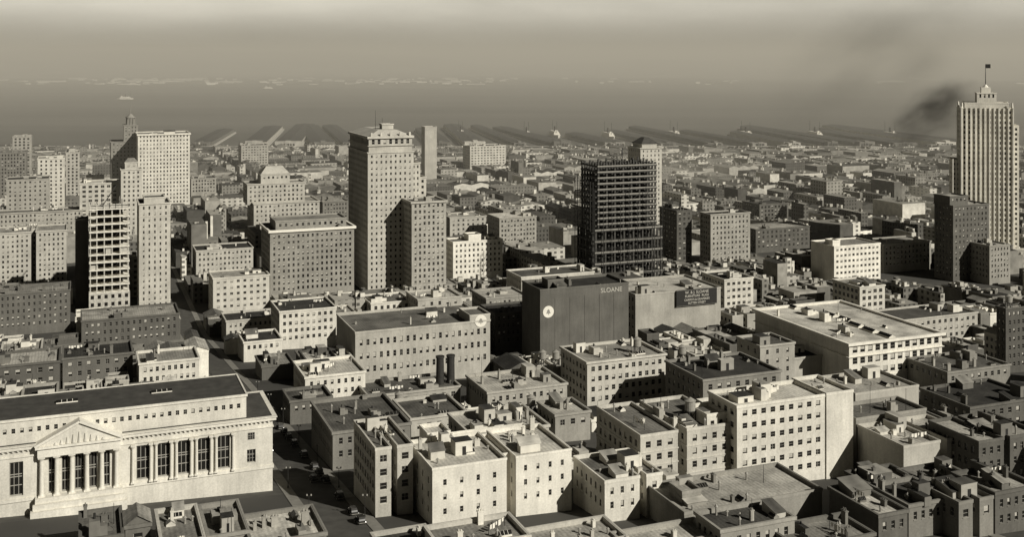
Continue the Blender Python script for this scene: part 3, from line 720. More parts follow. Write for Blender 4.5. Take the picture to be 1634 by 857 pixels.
a.box(sP0-.5, sP1+.5, py-.5, -1.1, zcor-.88, zcor-.3, 0)
mid = (sP0+sP1)/2; pk = zz(62.0); zb_ = zcor-.3
a.poly([(sP0,py+.1,zb_),(sP1,py+.1,zb_),(mid,py+.1,pk-.4)], 1)
a.beam((sP0-.6,py-.2,zb_+.1),(mid,py-.2,pk),.55,0); a.beam((sP1+.6,py-.2,zb_+.1),(mid,py-.2,pk),.55,0)
a.poly([(sP0-.5,py,zb_+.3),(mid,py,pk+.2),(mid,2,pk+.2),(sP0-.5,2,zb_+.3)], 0); a.poly([(mid,py,pk+.2),(sP1+.5,py,zb_+.3),(sP1+.5,2,zb_+.3),(mid,2,pk+.2)], 0)
for k_ in range(-4, 5):
    hh_ = max(.4, (1-abs(k_)/5.2)*2.6); a.cyl(mid+k_*1.35, py, zb_+.1, zb_+hh_, .42, .18, 8, 1)
b.extra.append(('pediment', a))
a = Acc([TRIM], W/2, L/2); a.box(sP0-.5, sP1+.5, py-.6, -.01, b.low, zst-.01); a.box(sP0-1.5, sP1+1.5, py-2.4, py-.61, b.low, zst-2.5); a.box(sP0-1, sP1+1, py-1.6, py-.605, b.low+.01, zst-1.2)
b.extra.append(('portico_base', a))
e = b.done('bank_building', 'white neoclassical bank with columned portico and pediment', 'bank')
ca = Acc([TRIM]); hh = zct-zst
ca.box(-.75,.75,-.75,.75,0,.35); ca.cyl(0,0,.35,.7,.7,.6,18,0,False); ca.cyl(0,0,.7,hh-.9,.58,.48,18,0,False); ca.cyl(0,0,hh-.9,hh-.35,.5,.75,18,0,False); ca.box(-.78,.78,-.78,.78,hh-.35,hh-.005)
cm = ca.mesh('column'); wht = b.color
for i in range(6):
    u = sP0+.9+(sP1-sP0-1.8)*i/5; obj('column', cm, e, (u-W/2, py+.85-L/2, zst-.005), color=wht)
for i in range(6):
    u = sB0+(sB1-sB0)*i/5
    for du in ((-.62, .62) if 0 < i < 5 else (0,)): obj('column', cm, e, (u+du-W/2, -.4-L/2, zst-.005), 0, (.7,.7,1), color=wht)
wa = Acc([GLASS, FRAME]); wa.poly([(-.5,0,0),(.5,0,0),(.5,0,1),(-.5,0,1)],0)
for x in (-.47,-.17,.17,.47): wa.box(x-.02,x+.02,-.08,-.004,0,1,1)
for z in (.02,.3,.55,.62,.97): wa.box(-.5,.5,-.07,-.005,z-.012,z+.012,1)
wm = wa.mesh('tall_window')
for (u, y, za, w, h) in tall: obj('tall_window', wm, e, (u-W/2, y-L/2, za), 0, (w,1,h), color=wht)

# ------------------------------------------------------------------ emblems, lettering and signboard
def emblem(b, u, z, r):
    a = Acc([WHITE, GREYP]); n = 36
    a.poly([(math.cos(2*math.pi*i/n), 0, math.sin(2*math.pi*i/n)) for i in range(n)], 0)
    bell = [(-.42,-.3),(.42,-.3),(.42,-.22),(.28,-.08),(.24,.18),(.12,.36),(0,.42),(-.12,.36),(-.24,.18),(-.28,-.08),(-.42,-.22)]
    a.poly([(x,-.02,z_) for x, z_ in bell], 1); a.poly([(.1*math.cos(t*.785),-.02,-.4+.1*math.sin(t*.785)) for t in range(8)], 1)
    obj('round_emblem', a.mesh('round_emblem'), b.e, (u-b.W/2, -.19-b.L/2, z), 0, (r,1,r))
emblem(DARK, 4.0, DARK.H-10.5, 2.7)
emblem(LOFT, LOFT.W-4.2, LOFT.H-.2, 2.6)
def text(tx, sz, parent, loc, mat):
    cu = bpy.data.curves.new('lettering', 'FONT'); cu.body = tx; cu.size = sz; cu.align_x = 'CENTER'; cu.extrude = .03; cu.offset = .02
    to = bpy.data.objects.new('tmp', cu); C.objects.link(to); bpy.context.view_layer.update()
    me = bpy.data.meshes.new_from_object(to.evaluated_get(bpy.context.evaluated_depsgraph_get()))
    bpy.data.objects.remove(to)
    me.materials.clear(); me.materials.append(mat)
    o = obj('lettering', me, parent, loc); o.rotation_euler = (R_(90), 0, 0)
bw, bh = 22.5, 7.8
a = Acc([BLACK, GREYP]); a.box(-bw/2,bw/2,-.2,.2,0,bh,0)
a.box(-bw/2,bw/2,-.26,-.21,0,.12,1); a.box(-bw/2,bw/2,-.26,-.21,bh-.12,bh,1)
p = STORE.P + STORE.U*(STORE.W*.70) - STORE.V*0.9
sg = obj('signboard', a.mesh('signboard'), None, (p.x, p.y, STORE.g+STORE.H-bh+.3), ROT, label='black billboard with white painted lettering on store wall', cat='sign')
for i, (tx, sz, zc) in enumerate((('W. & J. SLOANE', 1.9, 5.8), ('FURNITURE  RUGS', 1.6, 4.1), ('CARPETS & DRAPERIES', 1.4, 2.4), ('SUTTER STREET', 1.4, .8))):
    text(tx, sz, sg, (0, -.27, zc), BLIND)
text('SLOANE', 3.0, DARK.e, (DARK.W*.3, -DARK.L/2-.06, DARK.H-3.9), BLIND)

# ------------------------------------------------------------------ low city fabric on the street grid
SH = 1900
cU = Vector((math.cos(ROT), math.sin(ROT))); cV = Vector((-math.sin(ROT), math.cos(ROT)))
UC = Vector((-60, 308)).dot(cU)
def rect_pts(c, rot, W, L, n=4):
    u = Vector((math.cos(rot), math.sin(rot))); v = Vector((-u.y, u.x))
    return [c+u*W*(i/n-.5)+v*L*(j/n-.5) for i in range(n+1) for j in range(n+1)]
def inside(p, c, rot, W, L, m=.3):
    d = p-c; u = Vector((math.cos(rot), math.sin(rot)))
    return abs(d.dot(u)) < W/2+m and abs(d.dot(Vector((-u.y, u.x)))) < L/2+m
HP = [(h, rect_pts(h[0], h[1], h[2], h[3], 4)) for h in heroes]
def clash(c, W, L):
    pts = rect_pts(c, ROT, W, L)
    for h, hp in HP:
        if (h[0]-c).length > (h[2]+h[3]+W+L)*.6: continue
        if any(inside(p, h[0], h[1], h[2], h[3]) for p in pts) or any(inside(p, c, ROT, W, L) for p in hp): return True
    return False
lots = []
for i in range(-14, 16):
    for j in range(0, 26):
        u0 = UC+8.4+i*142; v0 = 200+j*96
        near = v0 < 620
        for row in range(4 if near else 2):
            u = u0; vv = v0+row*(20 if near else 41)
            while u < u0+124:
                w = rng.uniform(6, 18) if near else (rng.uniform(9, 26) if v0 < 1000 else rng.uniform(9, 48))
                w = min(w, u0+125-u)
                if w < 5: break
                L = rng.uniform(15, 19.5) if near else rng.uniform(24, 40); off = 0 if row % 2 == 0 else (20 if near else 41)-L-.3
                c = cU*(u+w/2) + cV*(vv+off+L/2)
                lots.append((c, w-.08, L)); u += w
far = []
for (c, w, L) in lots:
    p = c - cU*w/2 - cV*L/2
    if p.y < 236 or (c+cV*L+cU*w).y > SH-25 or abs(c.x)/c.y > .53: continue
    if c.y < 330 and -18-w/2 < c.dot(cU)-UC < 8: continue
    if clash(c, w, L):
        w2, L2 = w*.5, L*.5; ok = False
        for su, sv in ((-.25,-.25),(.25,-.25),(-.25,.25),(.25,.25)):
            c2 = c+cU*w*su+cV*L*sv
            if w2 > 4 and not clash(c2, w2, L2): c, w, L = c2, w2, L2; ok = True; break
        if not ok: continue
        p = c - cU*w/2 - cV*L/2
    h = rng.triangular(4, 20, 9)
    if c.y > 640: h = rng.triangular(6, 23, 10)
    if c.y > 700 and c.x < 0 and rng.random() < .14: h = rng.uniform(22, 36)
    if c.y > 1000: h = rng.triangular(4, 17, 6.5)
    if c.y > 1500: h = rng.triangular(4, 12, 5)
    if 1000 < c.y < 1700 and w < 30 and rng.random() < .04: h = rng.uniform(18, 26)
    px = [817+F*q.x/q.y for q in (p, p+cU*w, p+cV*L, p+cU*w+cV*L)]
    lim = 99
    for hh_ in heroes:
        if hh_[6] is None or hh_[7] <= p.y: continue
        if min(px) < hh_[5] and max(px) > hh_[4]:
            yfar = (p+cV*L).y
            lim = min(lim, EYE-(hh_[6]-HZ)/F*yfar-ground(p.y)-(1.5 if yfar < 420 else 0))
    h = min(h, max(lim, 0))
    if h < 3.5: continue
    far.append((p, w, L, h))
far.sort(key=lambda t: t[0].y)
indiv = far[:290]; far = far[290:]
kinds = (('pale plaster', .56), ('grey plaster', .37), ('dark brick', .11), ('brown brick', .19), ('whitewashed', .7))
for (p, w, L, h) in indiv:
    pxx = 817+F*p.x/p.y
    kn, col = rng.choices(kinds, (1.5, 3, 8, 5, .8) if (pxx > 1340 and p.y < 420) else (4, 4, 5, 4, 4))[0]
    b = object.__new__(Bld); d = p.y
    b.setup(p, w, L, ROT, h, col*rng.uniform(.85, 1.15))
    near = d < 430
    st = dict(rec=.2 if near else 0, bay=rng.uniform(2.1, 4.2), wf=rng.uniform(.28, .52), hf=rng.uniform(.36, .56), sh=rng.uniform(3.2, 3.9), sides=rng.choice(('FL','F','L','F','','')) if kn != 'whitewashed' else rng.choice(('','F','')), top=rng.uniform(1.3, 2.8))
    r = rng.random(); cn = rng.choice((0.08, .08, 0.3, .5)); desc = 'flat roof and parapet'
    if r < .24 and w > 10:
        k = rng.uniform(.35, .65)*w; b.tier(0, k-.02, cornice=cn, **st); st['sides'] = 'F'; b.tier(k+.02, w, z1=h*rng.uniform(.55, .85), cornice=.05, **st); desc = 'stepped flat roofs'
        b.clutter(rng.randint(3, 7), x1=k, pent=rng.randint(0, 2))
    elif r < .42 and L > 14:
        k = rng.uniform(.4, .65)*L; b.tier(y1=k-.02, cornice=cn, **st); b.tier(y0=k+.02, z1=h+rng.uniform(1, 3.5), cornice=.08, **st); desc = 'raised rear storey'
        b.clutter(rng.randint(3, 7), y1=k, pent=rng.randint(0, 2))
    elif r < .6 and w > 11:
        k = w*.42; b.tier(0, k, cornice=.08, **st); b.tier(w-k, w, cornice=.08, **st); b.tier(k, w-k, 4.5, L-.3, z1=h-.6, cornice=0, rec=0, sides='F', bay=2); desc = 'deep front light well'
        b.clutter(rng.randint(2, 4), x1=k, pent=rng.randint(0, 1)); b.clutter(rng.randint(2, 4), x0=w-k, pent=rng.randint(0, 1))
    elif r < .66 and w < 16 and d > 420:
        b.tier(cornice=.1, drop=0, **st); b.gable(0, w, 0, L, h+.07, w*rng.uniform(.14, .25)); desc = 'pitched roof'
    else:
        b.tier(cornice=cn, **st); b.clutter(rng.randint(4, 12), pent=rng.choice((0, 1, 1, 2, 3)), tank=1 if rng.random() < .12 else 0)
    b.done('low_building', f'{kn} low building with {desc}', 'building', group='low city buildings between the towers', parts=near)
vs, fs, tn = [], [], []
def fbox(u0, u1, v0, v1, z0, z1, t, ridge=0):
    b0 = len(vs)
    for z in (z0, z1):
        for (x, y) in ((u0,v0),(u1,v0),(u1,v1),(u0,v1)): vs.append((x, y, z)); tn.append(t)
    if ridge:
        m = (u0+u1)/2; vs.append((m, v0, z1+ridge)); vs.append((m, v1, z1+ridge)); tn.extend((t, t))
        Q = ((4,8,9,7),(8,5,6,9),(4,5,8),(6,7,9),(0,1,5,4),(1,2,6,5),(2,3,7,6),(3,0,4,7))
    else: Q = ((4,5,6,7),(0,1,5,4),(1,2,6,5),(2,3,7,6),(3,0,4,7))
    for q in Q: fs.append(tuple(b0+k for k in q))
for (p, w, L, h) in far:
    u, v = p.dot(cU), p.dot(cV); t = rng.choice((.09,.12,.16,.2,.26,.34,.45,.62))*rng.uniform(.85,1.15)
    g0 = ground(p.y); r = rng.random()
    if r < .35:
        k = rng.uniform(.3,.7); fbox(u, u+w*k, v, v+L, g0-3, g0+h, t); fbox(u+w*k+.05, u+w, v, v+L*.9, g0-3, g0+h*rng.uniform(.5,.85), t*rng.uniform(.7,1.4))
    elif r < .6 and p.y > 900:
        n = max(1, int(w/14))
        for k in range(n): fbox(u+w*k/n, u+w*(k+1)/n-.05, v, v+L, g0-3, g0+h*.8, t, ridge=2.2)
    else: fbox(u, u+w, v, v+L, g0-3, g0+h, t)
    for k in range(rng.randint(1, 5)):
        a, c = rng.uniform(.1,.8)*w, rng.uniform(.1,.8)*L; fbox(u+a, u+a+rng.uniform(1.0,3.5), v+c, v+c+rng.uniform(1.2,5), g0+h*.5, g0+h+rng.uniform(.6,3), rng.uniform(.1,.65))
me = bpy.data.meshes.new('distant_city'); me.from_pydata(vs, [], fs); me.materials.append(FAR)
at = me.attributes.new('tone', 'FLOAT', 'POINT'); at.data.foreach_set('value', tn)
o = obj('distant_city_buildings', me, None, rz=ROT, label='mass of low distant city blocks near the waterfront', cat='buildings', kind='stuff')

# ------------------------------------------------------------------ ground, roads, water, hills
def sheet(name, rows, mat, cat=None):
    a = Acc([mat])
    for (y0, l0, r0, z0), (y1, l1, r1, z1) in zip(rows, rows[1:]):
        a.poly([(l0,y0,z0),(r0,y0,z0),(r1,y1,z1),(l1,y1,z1)])
    return obj(name, a.mesh(name), None, kind='structure')
sheet('ground', [(-150, -3000, 3000, ground(-150)), (600, -3000, 3000, 0), (SH, -3000, 3000, 0)], LAND)
for i in range(-4, 5):
    u = UC+i*142
    def xc(y): return (u - y*math.sin(ROT))/math.cos(ROT)
    hw = 5.4/math.cos(ROT)
    yy = (150, 600, SH-20)
    sheet('road', [(y, xc(y)-hw, xc(y)+hw, ground(y)+.006) for y in yy], ROADM)
    if abs(i) <= 1:
        for sgn in (-1, 1):
            a = Acc([PAVE])
            for y0, y1 in ((150, 600), (600, 1100)):
                lo, hi = hw, hw+3.0
                def e_(y, k): return xc(y)+sgn*k
                A = [(e_(y0,lo),y0,ground(y0)+.15),(e_(y0,hi),y0,ground(y0)+.15),(e_(y1,hi),y1,ground(y1)+.15),(e_(y1,lo),y1,ground(y1)+.15)]
                a.poly(A if sgn > 0 else A[::-1])
                a.poly([(e_(y0,lo),y0,ground(y0)),(e_(y0,lo),y0,ground(y0)+.15),(e_(y1,lo),y1,ground(y1)+.15),(e_(y1,lo),y1,ground(y1))])
            obj('pavement', a.mesh('pavement'), None, kind='structure')
for j in range(0, 12):
    v = 200+j*96-7
    def yc(x): return (v + x*math.sin(ROT))/math.cos(ROT)
    a = Acc([ROADM]); hw = 5/math.cos(ROT); st = 20
    for k in range(-40, 40):
        x0, x1 = k*st, (k+1)*st
        pts = [(x0, yc(x0)-hw), (x1, yc(x1)-hw), (x1, yc(x1)+hw), (x0, yc(x0)+hw)]
        if min(p_[1] for p_ in pts) < 160 or (min(p_[1] for p_ in pts) < 600 < max(p_[1] for p_ in pts)): continue
        a.poly([(x_, y_, ground(y_)+.012) for x_, y_ in pts])
    if a.f: obj('road', a.mesh('road'), None, kind='structure')
a = Acc([WATER]); a.poly([(-40000,SH-5,-2.5),(40000,SH-5,-2.5),(40000,60000,-2.5),(-40000,60000,-2.5)]); obj('water', a.mesh('water'), None, kind='structure')
a = Acc([CONC]); a.box(-3000,3000,SH-.5,SH+1.5,-4,.6); obj('seawall', a.mesh('seawall'), None, label='low concrete seawall along the waterfront', cat='wall')
HILL = simple('far_land', .2, .95, .5, .002); SHOREM = simple('pale_shore', .6, .9, .6, .004)
a = Acc([HILL])
hr = random.Random(5)
nx, ny = 160, 8; ph = [hr.uniform(0, 6.28) for _ in range(8)]
def hh(x, k):
    s = sum(math.sin(x*f_+ph[i])*am for i, (f_, am) in enumerate(((.00031,1),(.0007,.6),(.0016,.35),(.0035,.16),(.008,.07))))
    return max(0, (s*.5+1.1))*[0, 10, 25, 80, 130, 190, 220, 220][k]
G = [[(-16000+32000*i/nx, [9000,9900,10800,12500,14000,15500,17500,20000][k]+(900*math.sin(i*.11)+350*math.sin(i*.37+1))*(k<3), -3+hh(-16000+32000*i/nx, k)) for i in range(nx+1)] for k in range(ny)]
for k in range(ny-1):
    for i in range(nx): a.poly([G[k][i], G[k][i+1], G[k+1][i+1], G[k+1][i]])
obj('hills', a.mesh('hills'), None, kind='structure')
a = Acc([SHOREM])
for k in range(150):
    x = hr.choice((hr.gauss(-2700,500), hr.gauss(-900,600), hr.uniform(-3800,3500))); y = hr.uniform(6600, 8900)
    w = hr.uniform(8, 70)*(1 if k % 6 else 3); a.box(x, x+w, y, y+30, -2, hr.uniform(2, 9))
obj('far_shore_structures', a.mesh('far_shore_structures'), None, label='pale low structures strung along the far shore', cat='waterfront', kind='stuff')

# ------------------------------------------------------------------ pier sheds and ships
pr = random.Random(9)
def pier(px, w, ln, ang, tone):
    d = SH-6; x = (px-817)/F*d
    a = Acc([WALL, ROOF, CONC, DARKTAR, BLACK])
    a.box(-w/2-3, w/2+3, 0, ln+8, -5, .5, 2)
    a.box(-w/2, w/2, 16, ln, .5, 6.5, 0)
    for sx in (1, -1): a.poly([(sx*w/2,16,6.5),(sx*w/2,ln,6.5),(0,ln,8.5),(0,16,8.5)][::sx], 3)
    a.poly([(-w/2,ln+.01,6.5),(w/2,ln+.01,6.5),(0,ln+.01,8.5)][::-1], 0)
    hz = pr.uniform(6, 9.5); wl = w/2*pr.uniform(.6, 1.05); wr_ = w/2*pr.uniform(.6, 1.05)
    a.box(-wl, wr_, 2, 15.8, .5, hz, 0); a.box(-w*.1, w*.1, 1, 15.9, .5, hz+pr.uniform(.5,3), 0)
    a.poly([(-w*.06,.98,.6),(w*.06,.98,.6),(w*.06,.98,5.5),(-w*.06,.98,5.5)], 4)
    for k in range(-2, 3):
        if k: a.poly([(k*w*.12-1.6,1.98,1),(k*w*.12+1.6,1.98,1),(k*w*.12+1.6,1.98,5),(k*w*.12-1.6,1.98,5)], 4)
    obj('pier_shed', a.mesh('pier_shed'), None, (x, d, 0), ang, color=sep(tone), label='long gabled pier shed reaching into the bay', cat='pier', group='pier sheds along the waterfront')
px = 320
while px < 1590:
    pier(px, pr.uniform(24, 46), pr.uniform(260, 560), R_(pr.uniform(7, 15)), pr.choice((.15,.2,.3,.45,.6))); px += pr.uniform(48, 88)
def ship(x, y, ln, rz, z=-2.5):
    e = obj('ferry', None, None, (x, y, z), rz, label='white ferry steamer under way on the bay', cat='boat', group='ships on the bay')
    a = Acc([WHITE]); w = ln*.16; hgt = ln*.07
    P = [(-ln/2,0),(-ln*.35,-w/2),(ln*.35,-w/2),(ln/2,0),(ln*.35,w/2),(-ln*.35,w/2)]
    for i in range(6):
        j = (i+1) % 6; a.poly([(P[i][0]*.94,P[i][1]*.8,-.3),(P[j][0]*.94,P[j][1]*.8,-.3),(*P[j],hgt),(*P[i],hgt)])
    a.poly([(*p_,hgt) for p_ in P]); obj('hull', a.mesh('hull'), e)
    a = Acc([WHITE, GLASS]); a.box(-ln*.32,ln*.32,-w*.42,w*.42,hgt,hgt+3); a.box(-ln*.28,ln*.28,-w*.35,w*.35,hgt+3,hgt+5.6); a.box(-ln*.25,-ln*.19,-w*.2,w*.2,hgt+5.6,hgt+8.4)
    a.box(-ln*.3,ln*.3,-w*.425,-w*.421,hgt+1,hgt+2,1); obj('deckhouse', a.mesh('deckhouse'), e)
    a = Acc([BLACK, STEEL]); a.cyl(0,0,hgt+5.5,hgt+15,1.8,1.6,12); a.cyl(ln*.3,0,hgt,hgt+26,.5,.3,6,1); a.cyl(-ln*.3,0,hgt,hgt+26,.5,.3,6,1); obj('funnel', a.mesh('funnel'), e)
for (px, py_, ln, rz) in ((200,158,62,.1),(428,141,55,.1),(190,127,110,.1),(285,128,100,-.1),(610,212,80,1.7),(885,218,85,1.7),(1075,219,85,1.7),(735,217,70,1.8),(840,218,60,1.8),(970,220,75,1.8),(1190,219,80,1.7),(1300,219,80,1.7),(1420,219,70,1.7)):
    d = 152.5*F/(py_-HZ); ship((px-817)/F*d, d, ln, rz)

# ------------------------------------------------------------------ cars and lamps on the street
def wheel_mesh():
    a = Acc([RUBBER, METAL])
    n = 16
    for (r, w, m) in ((.38,.09,0),(.24,.1,1)):
        for sgn in (-1, 1): 
            P = [(r*math.cos(2*math.pi*i/n), sgn*w, r*math.sin(2*math.pi*i/n)) for i in range(n)]
            a.poly(P if sgn < 0 else P[::-1], m)
        for i in range(n):
            t0, t1 = 2*math.pi*i/n, 2*math.pi*(i+1)/n
            a.poly([(r*math.cos(t0),-w,r*math.sin(t0)),(r*math.cos(t0),w,r*math.sin(t0)),(r*math.cos(t1),w,r*math.sin(t1)),(r*math.cos(t1),-w,r*math.sin(t1))], m)
    return a.mesh('wheel')
WHEEL = wheel_mesh()
def body_mesh():
    a = Acc([PAINTD, METAL])
    prof = [(-2.1,.5),(-2.1,1.0),(-1.95,1.35),(-1.85,1.85),(.45,1.88),(.62,1.2),(1.85,1.1),(2.0,1.0),(2.0,.5)]
    w = .72
    a.poly([(x,-w,z) for x, z in prof][::-1]); a.poly([(x,w,z) for x, z in prof])
    for (x0,z0),(x1,z1) in zip(prof, prof[1:]+prof[:1]): a.poly([(x0,-w,z0),(x0,w,z0),(x1,w,z1),(x1,-w,z1)])
    for s_y in (-1, 1):
        for cx in (-1.35, 1.4):
            pts = [(cx+.62*math.cos(t), .45+.45*math.sin(t)) for t in [math.pi*k/6 for k in range(7)]]
            for (x0,z0),(x1,z1) in zip(pts, pts[1:]): a.poly([(x0,s_y*.72,z0+.1),(x0,s_y*.95,z0+.02),(x1,s_y*.95,z1+.02),(x1,s_y*.72,z1+.1)])
        a.box(-.8,.85,min(s_y*.73,s_y*.95),max(s_y*.73,s_y*.95),.38,.44)
    a.box(2.01,2.06,-.4,.4,.55,1.05,1); a.box(-2.35,-2.2,-.8,.8,.5,.6,1); a.box(2.3,2.4,-.8,.8,.5,.6,1)
    return a.mesh('body')
BODY = body_mesh()
cw = Acc([GLASS])
for s_y in (-1, 1):
    for x0, x1 in ((-1.6,-1.0),(-.9,-.25),(-.15,.4)): cw.box(x0, x1, min(s_y*.722,s_y*.735), max(s_y*.722,s_y*.735), 1.3, 1.72)
CARW = cw.mesh('car_window')
hl = Acc([WHITE]); hl.cyl(0,0,-.06,.06,.13,.13,10); HLM = hl.mesh('headlight')
def car(x, y, rz, pitch):
    e = obj('parked_car', None, None, (x, y, ground(y)+.01), rz, label='dark boxy vintage sedan parked at the kerb', cat='car', group='cars parked along the kerb')
    e.rotation_euler = (0, pitch, rz)
    obj('body', BODY, e); obj('side_window', CARW, e)
    for wx in (-1.35, 1.4):
        for wy in (-.84, .84): obj('wheel', WHEEL, e, (wx, wy, .38))
    for wy in (-.45, .45):
        h_ = obj('headlight', HLM, e, (2.1, wy, .95)); h_.rotation_euler = (0, R_(90), 0)
ang = math.atan2(cV.y, cV.x)
def street_pt(y, off): 
    return ((UC-y*math.sin(ROT))/math.cos(ROT)+off/math.cos(ROT), y)
for y0 in (258, 265, 272, 279, 287, 294, 301, 308, 316, 322, 329, 337, 345, 352, 360, 375, 392, 410):
    for off in (-4.2, 4.2):
        if rng.random() < .4:
            x, y = street_pt(y0+rng.uniform(-.6,.6), off); car(x, y, ang, math.atan(.12*cV.y))
for y0, off in ((295, 1.4), (345, -1.5), (386, 1.4), (440, -1.4)):
    x, y = street_pt(y0, off); car(x, y, ang, math.atan(.12*cV.y))
la = Acc([STEEL]); la.cyl(0,0,0,.5,.22,.16,10); la.cyl(0,0,.5,5.2,.09,.06,8); la.beam((-.5,0,5),(.5,0,5),.07); LP = la.mesh('post')
lg = Acc([METAL]); lg.cyl(0,0,-.18,0,.08,.22,10); lg.cyl(0,0,0,.3,.22,.12,10); LG = lg.mesh('lamp_globe')
for k in range(7):
    for off in (-6.2, 6.2):
        x, y = street_pt(262+k*26, off)
        e = obj('street_lamp', None, None, (x, y, ground(y)+.15), label='iron twin-globe street lamp on the pavement', cat='street lamp', group='street lamps along the kerb')
        obj('post', LP, e); obj('lamp_globe', LG, e, (-.5,0,5.2)); obj('lamp_globe', LG, e, (.5,0,5.2))

# ------------------------------------------------------------------ smoke
def smoke(px, py_, d, sx, sz, dens, col, seed, rotz=0, tilt=0):
    m = bpy.data.materials.new('smoke'); m.use_nodes = True; nt = m.node_tree; nt.nodes.clear()
    out = nt.nodes.new('ShaderNodeOutputMaterial'); pv = nt.nodes.new('ShaderNodeVolumePrincipled')
    tc = N(nt, 'ShaderNodeTexCoord'); ln = N(nt, 'ShaderNodeVectorMath', operation='LENGTH'); nt.links.new(tc.outputs['Object'], ln.inputs[0])
    fall = mth(nt, 'MAXIMUM', mth(nt, 'SUBTRACT', 1.0, ln.outputs['Value']), 0.0)
    mp = N(nt, 'ShaderNodeMapping'); mp.inputs['Location'].default_value = (seed, 0, seed*.5); nt.links.new(tc.outputs['Object'], mp.inputs[0])
    n = noise(nt, 1.9, mp.outputs[0], 5, .05, 1.6)
    dn = mth(nt, 'MULTIPLY', mth(nt, 'MULTIPLY', mth(nt, 'POWER', fall, 1.2), mth(nt, 'POWER', n, 2.2)), dens)
    nt.links.new(dn, pv.inputs['Density']); pv.inputs['Color'].default_value = col
    nt.links.new(pv.outputs[0], out.inputs['Volume'])
    a = Acc([m])
    R = 10
    for i in range(R):
        for j in range(16):
            t0, t1 = math.pi*i/R, math.pi*(i+1)/R; p0, p1 = 2*math.pi*j/16, 2*math.pi*(j+1)/16
            f = lambda t, p: (math.sin(t)*math.cos(p), math.sin(t)*math.sin(p), math.cos(t))
            a.poly([f(t0,p0), f(t1,p0), f(t1,p1), f(t0,p1)])
    x = (px-817)/F*d; z = EYE-(py_-HZ)/F*d
    o = obj('smoke_plume', a.mesh('smoke_plume'), None, (x, d, z), 0, (sx, sx*.6, sz), label='drifting plume of chimney smoke over the rooftops', cat='smoke', kind='stuff')
    o.rotation_euler = (0, tilt, rotz)
smoke(1492, 176, 850, 42, 22, .075, (.12,.115,.1,1), 3.1, 0, R_(-32))
smoke(1400, 92, 1050, 130, 62, .007, (.3,.29,.25,1), 7.7, 0, R_(-30))
smoke(1100, 262, 1050, 75, 20, .016, (.9,.86,.75,1), 1.3, 0, R_(6))
smoke(1470, 318, 900, 26, 18, .03, (.85,.82,.7,1), 5.0)

# ------------------------------------------------------------------ haze, light, sky, camera
hm = bpy.data.materials.new('haze_volume'); hm.use_nodes = True; nt = hm.node_tree; nt.nodes.clear()
out = nt.nodes.new('ShaderNodeOutputMaterial'); vs_ = nt.nodes.new('ShaderNodeVolumePrincipled')
vs_.inputs['Color'].default_value = (.94, .90, .79, 1); vs_.inputs['Density'].default_value = .00025; vs_.inputs['Anisotropy'].default_value = 0.0
nt.links.new(vs_.outputs[0], out.inputs['Volume'])
a = Acc([hm]); a.box(-30000, 30000, 780, 26000, -60, 300); obj('haze_air', a.mesh('haze_air'), None, kind='structure')

S = Vector((.78*math.cos(R_(31)), -.625*math.cos(R_(31)), math.sin(R_(31)))).normalized()
sl = bpy.data.lights.new('sun', 'SUN'); sl.energy = 5.0; sl.angle = R_(.5); sl.color = (1, .955, .86)
so = bpy.data.objects.new('sun', sl); so.rotation_euler = S.to_track_quat('Z', 'Y').to_euler(); C.objects.link(so)
w = bpy.data.worlds.new('World'); bpy.context.scene.world = w; w.use_nodes = True; nt = w.node_tree; nt.nodes.clear()
out = nt.nodes.new('ShaderNodeOutputWorld'); bg = nt.nodes.new('ShaderNodeBackground'); sk = nt.nodes.new('ShaderNodeTexSky')
sk.sky_type = 'NISHITA'; sk.sun_disc = False; sk.sun_elevation = R_(31); sk.sun_rotation = math.atan2(S.x, S.y); sk.dust_density = 3
bw_ = nt.nodes.new('ShaderNodeRGBToBW'); nt.links.new(sk.outputs[0], bw_.inputs[0])
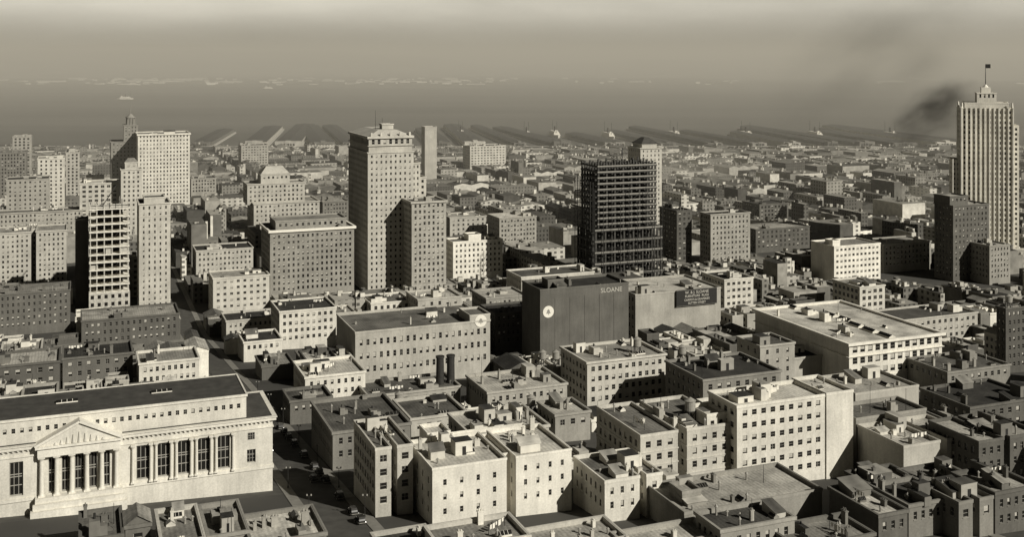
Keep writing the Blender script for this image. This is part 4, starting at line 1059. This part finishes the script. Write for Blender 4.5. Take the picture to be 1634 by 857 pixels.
tc = N(nt, 'ShaderNodeTexCoord'); sx = N(nt, 'ShaderNodeSeparateXYZ'); nt.links.new(tc.outputs['Generated'], sx.inputs[0])
cr = N(nt, 'ShaderNodeValToRGB'); nt.links.new(sx.outputs[2], cr.inputs[0])
el = cr.color_ramp.elements
el[0].position = 0.0; el[0].color = (.6,.6,.6,1); el[1].position = .045; el[1].color = (.88,.88,.88,1)
for p_, v_ in ((.02,.75), (.075,.6), (.13,.12), (.4,.06), (1.0,.055)):
    q_ = el.new(p_); q_.color = (v_,v_,v_,1)
cl_ = noise(nt, 5.0, tc.outputs['Generated'], 6, .78, 1.18, stretch=(1,1,5))
mul = mth(nt, 'MULTIPLY', mth(nt, 'MULTIPLY', mth(nt, 'MULTIPLY', bw_.outputs[0], cr.outputs[0]), cl_), 3.0)
below = N(nt, 'ShaderNodeMapRange'); nt.links.new(sx.outputs[2], below.inputs[0]); below.inputs[1].default_value = -.03; below.inputs[2].default_value = 0; below.inputs[3].default_value = .04; below.inputs[4].default_value = 1
bay = N(nt, 'ShaderNodeMapRange'); nt.links.new(sx.outputs[1], bay.inputs[0]); bay.inputs[1].default_value = 0.1; bay.inputs[2].default_value = .8; bay.inputs[3].default_value = .28; bay.inputs[4].default_value = 1  # sky dimmed away from the bay, shaped to darken shaded walls
mul = mth(nt, 'MULTIPLY', mth(nt, 'MULTIPLY', mul, below.outputs[0]), bay.outputs[0])
nt.links.new(scalecol(nt, (1, .955, .82), mul), bg.inputs[0]); bg.inputs[1].default_value = .12
nt.links.new(bg.outputs[0], out.inputs[0])
cam = bpy.data.cameras.new('camera'); co = bpy.data.objects.new('camera', cam); C.objects.link(co)
co.location = (0, 0, EYE); co.rotation_euler = (R_(90), 0, 0)
cam.sensor_width = 36; cam.lens = 36*F/1634; cam.shift_y = -(428.5-HZ)/1634; cam.clip_start = 1; cam.clip_end = 80000
sc = bpy.context.scene; sc.camera = co
sc.view_settings.view_transform = 'Standard'; sc.view_settings.look = 'None'; sc.view_settings.exposure = 0
print('indiv', len(indiv), 'far', len(far), 'objs', len(bpy.data.objects), 'lastindiv', indiv[-1][0].y)
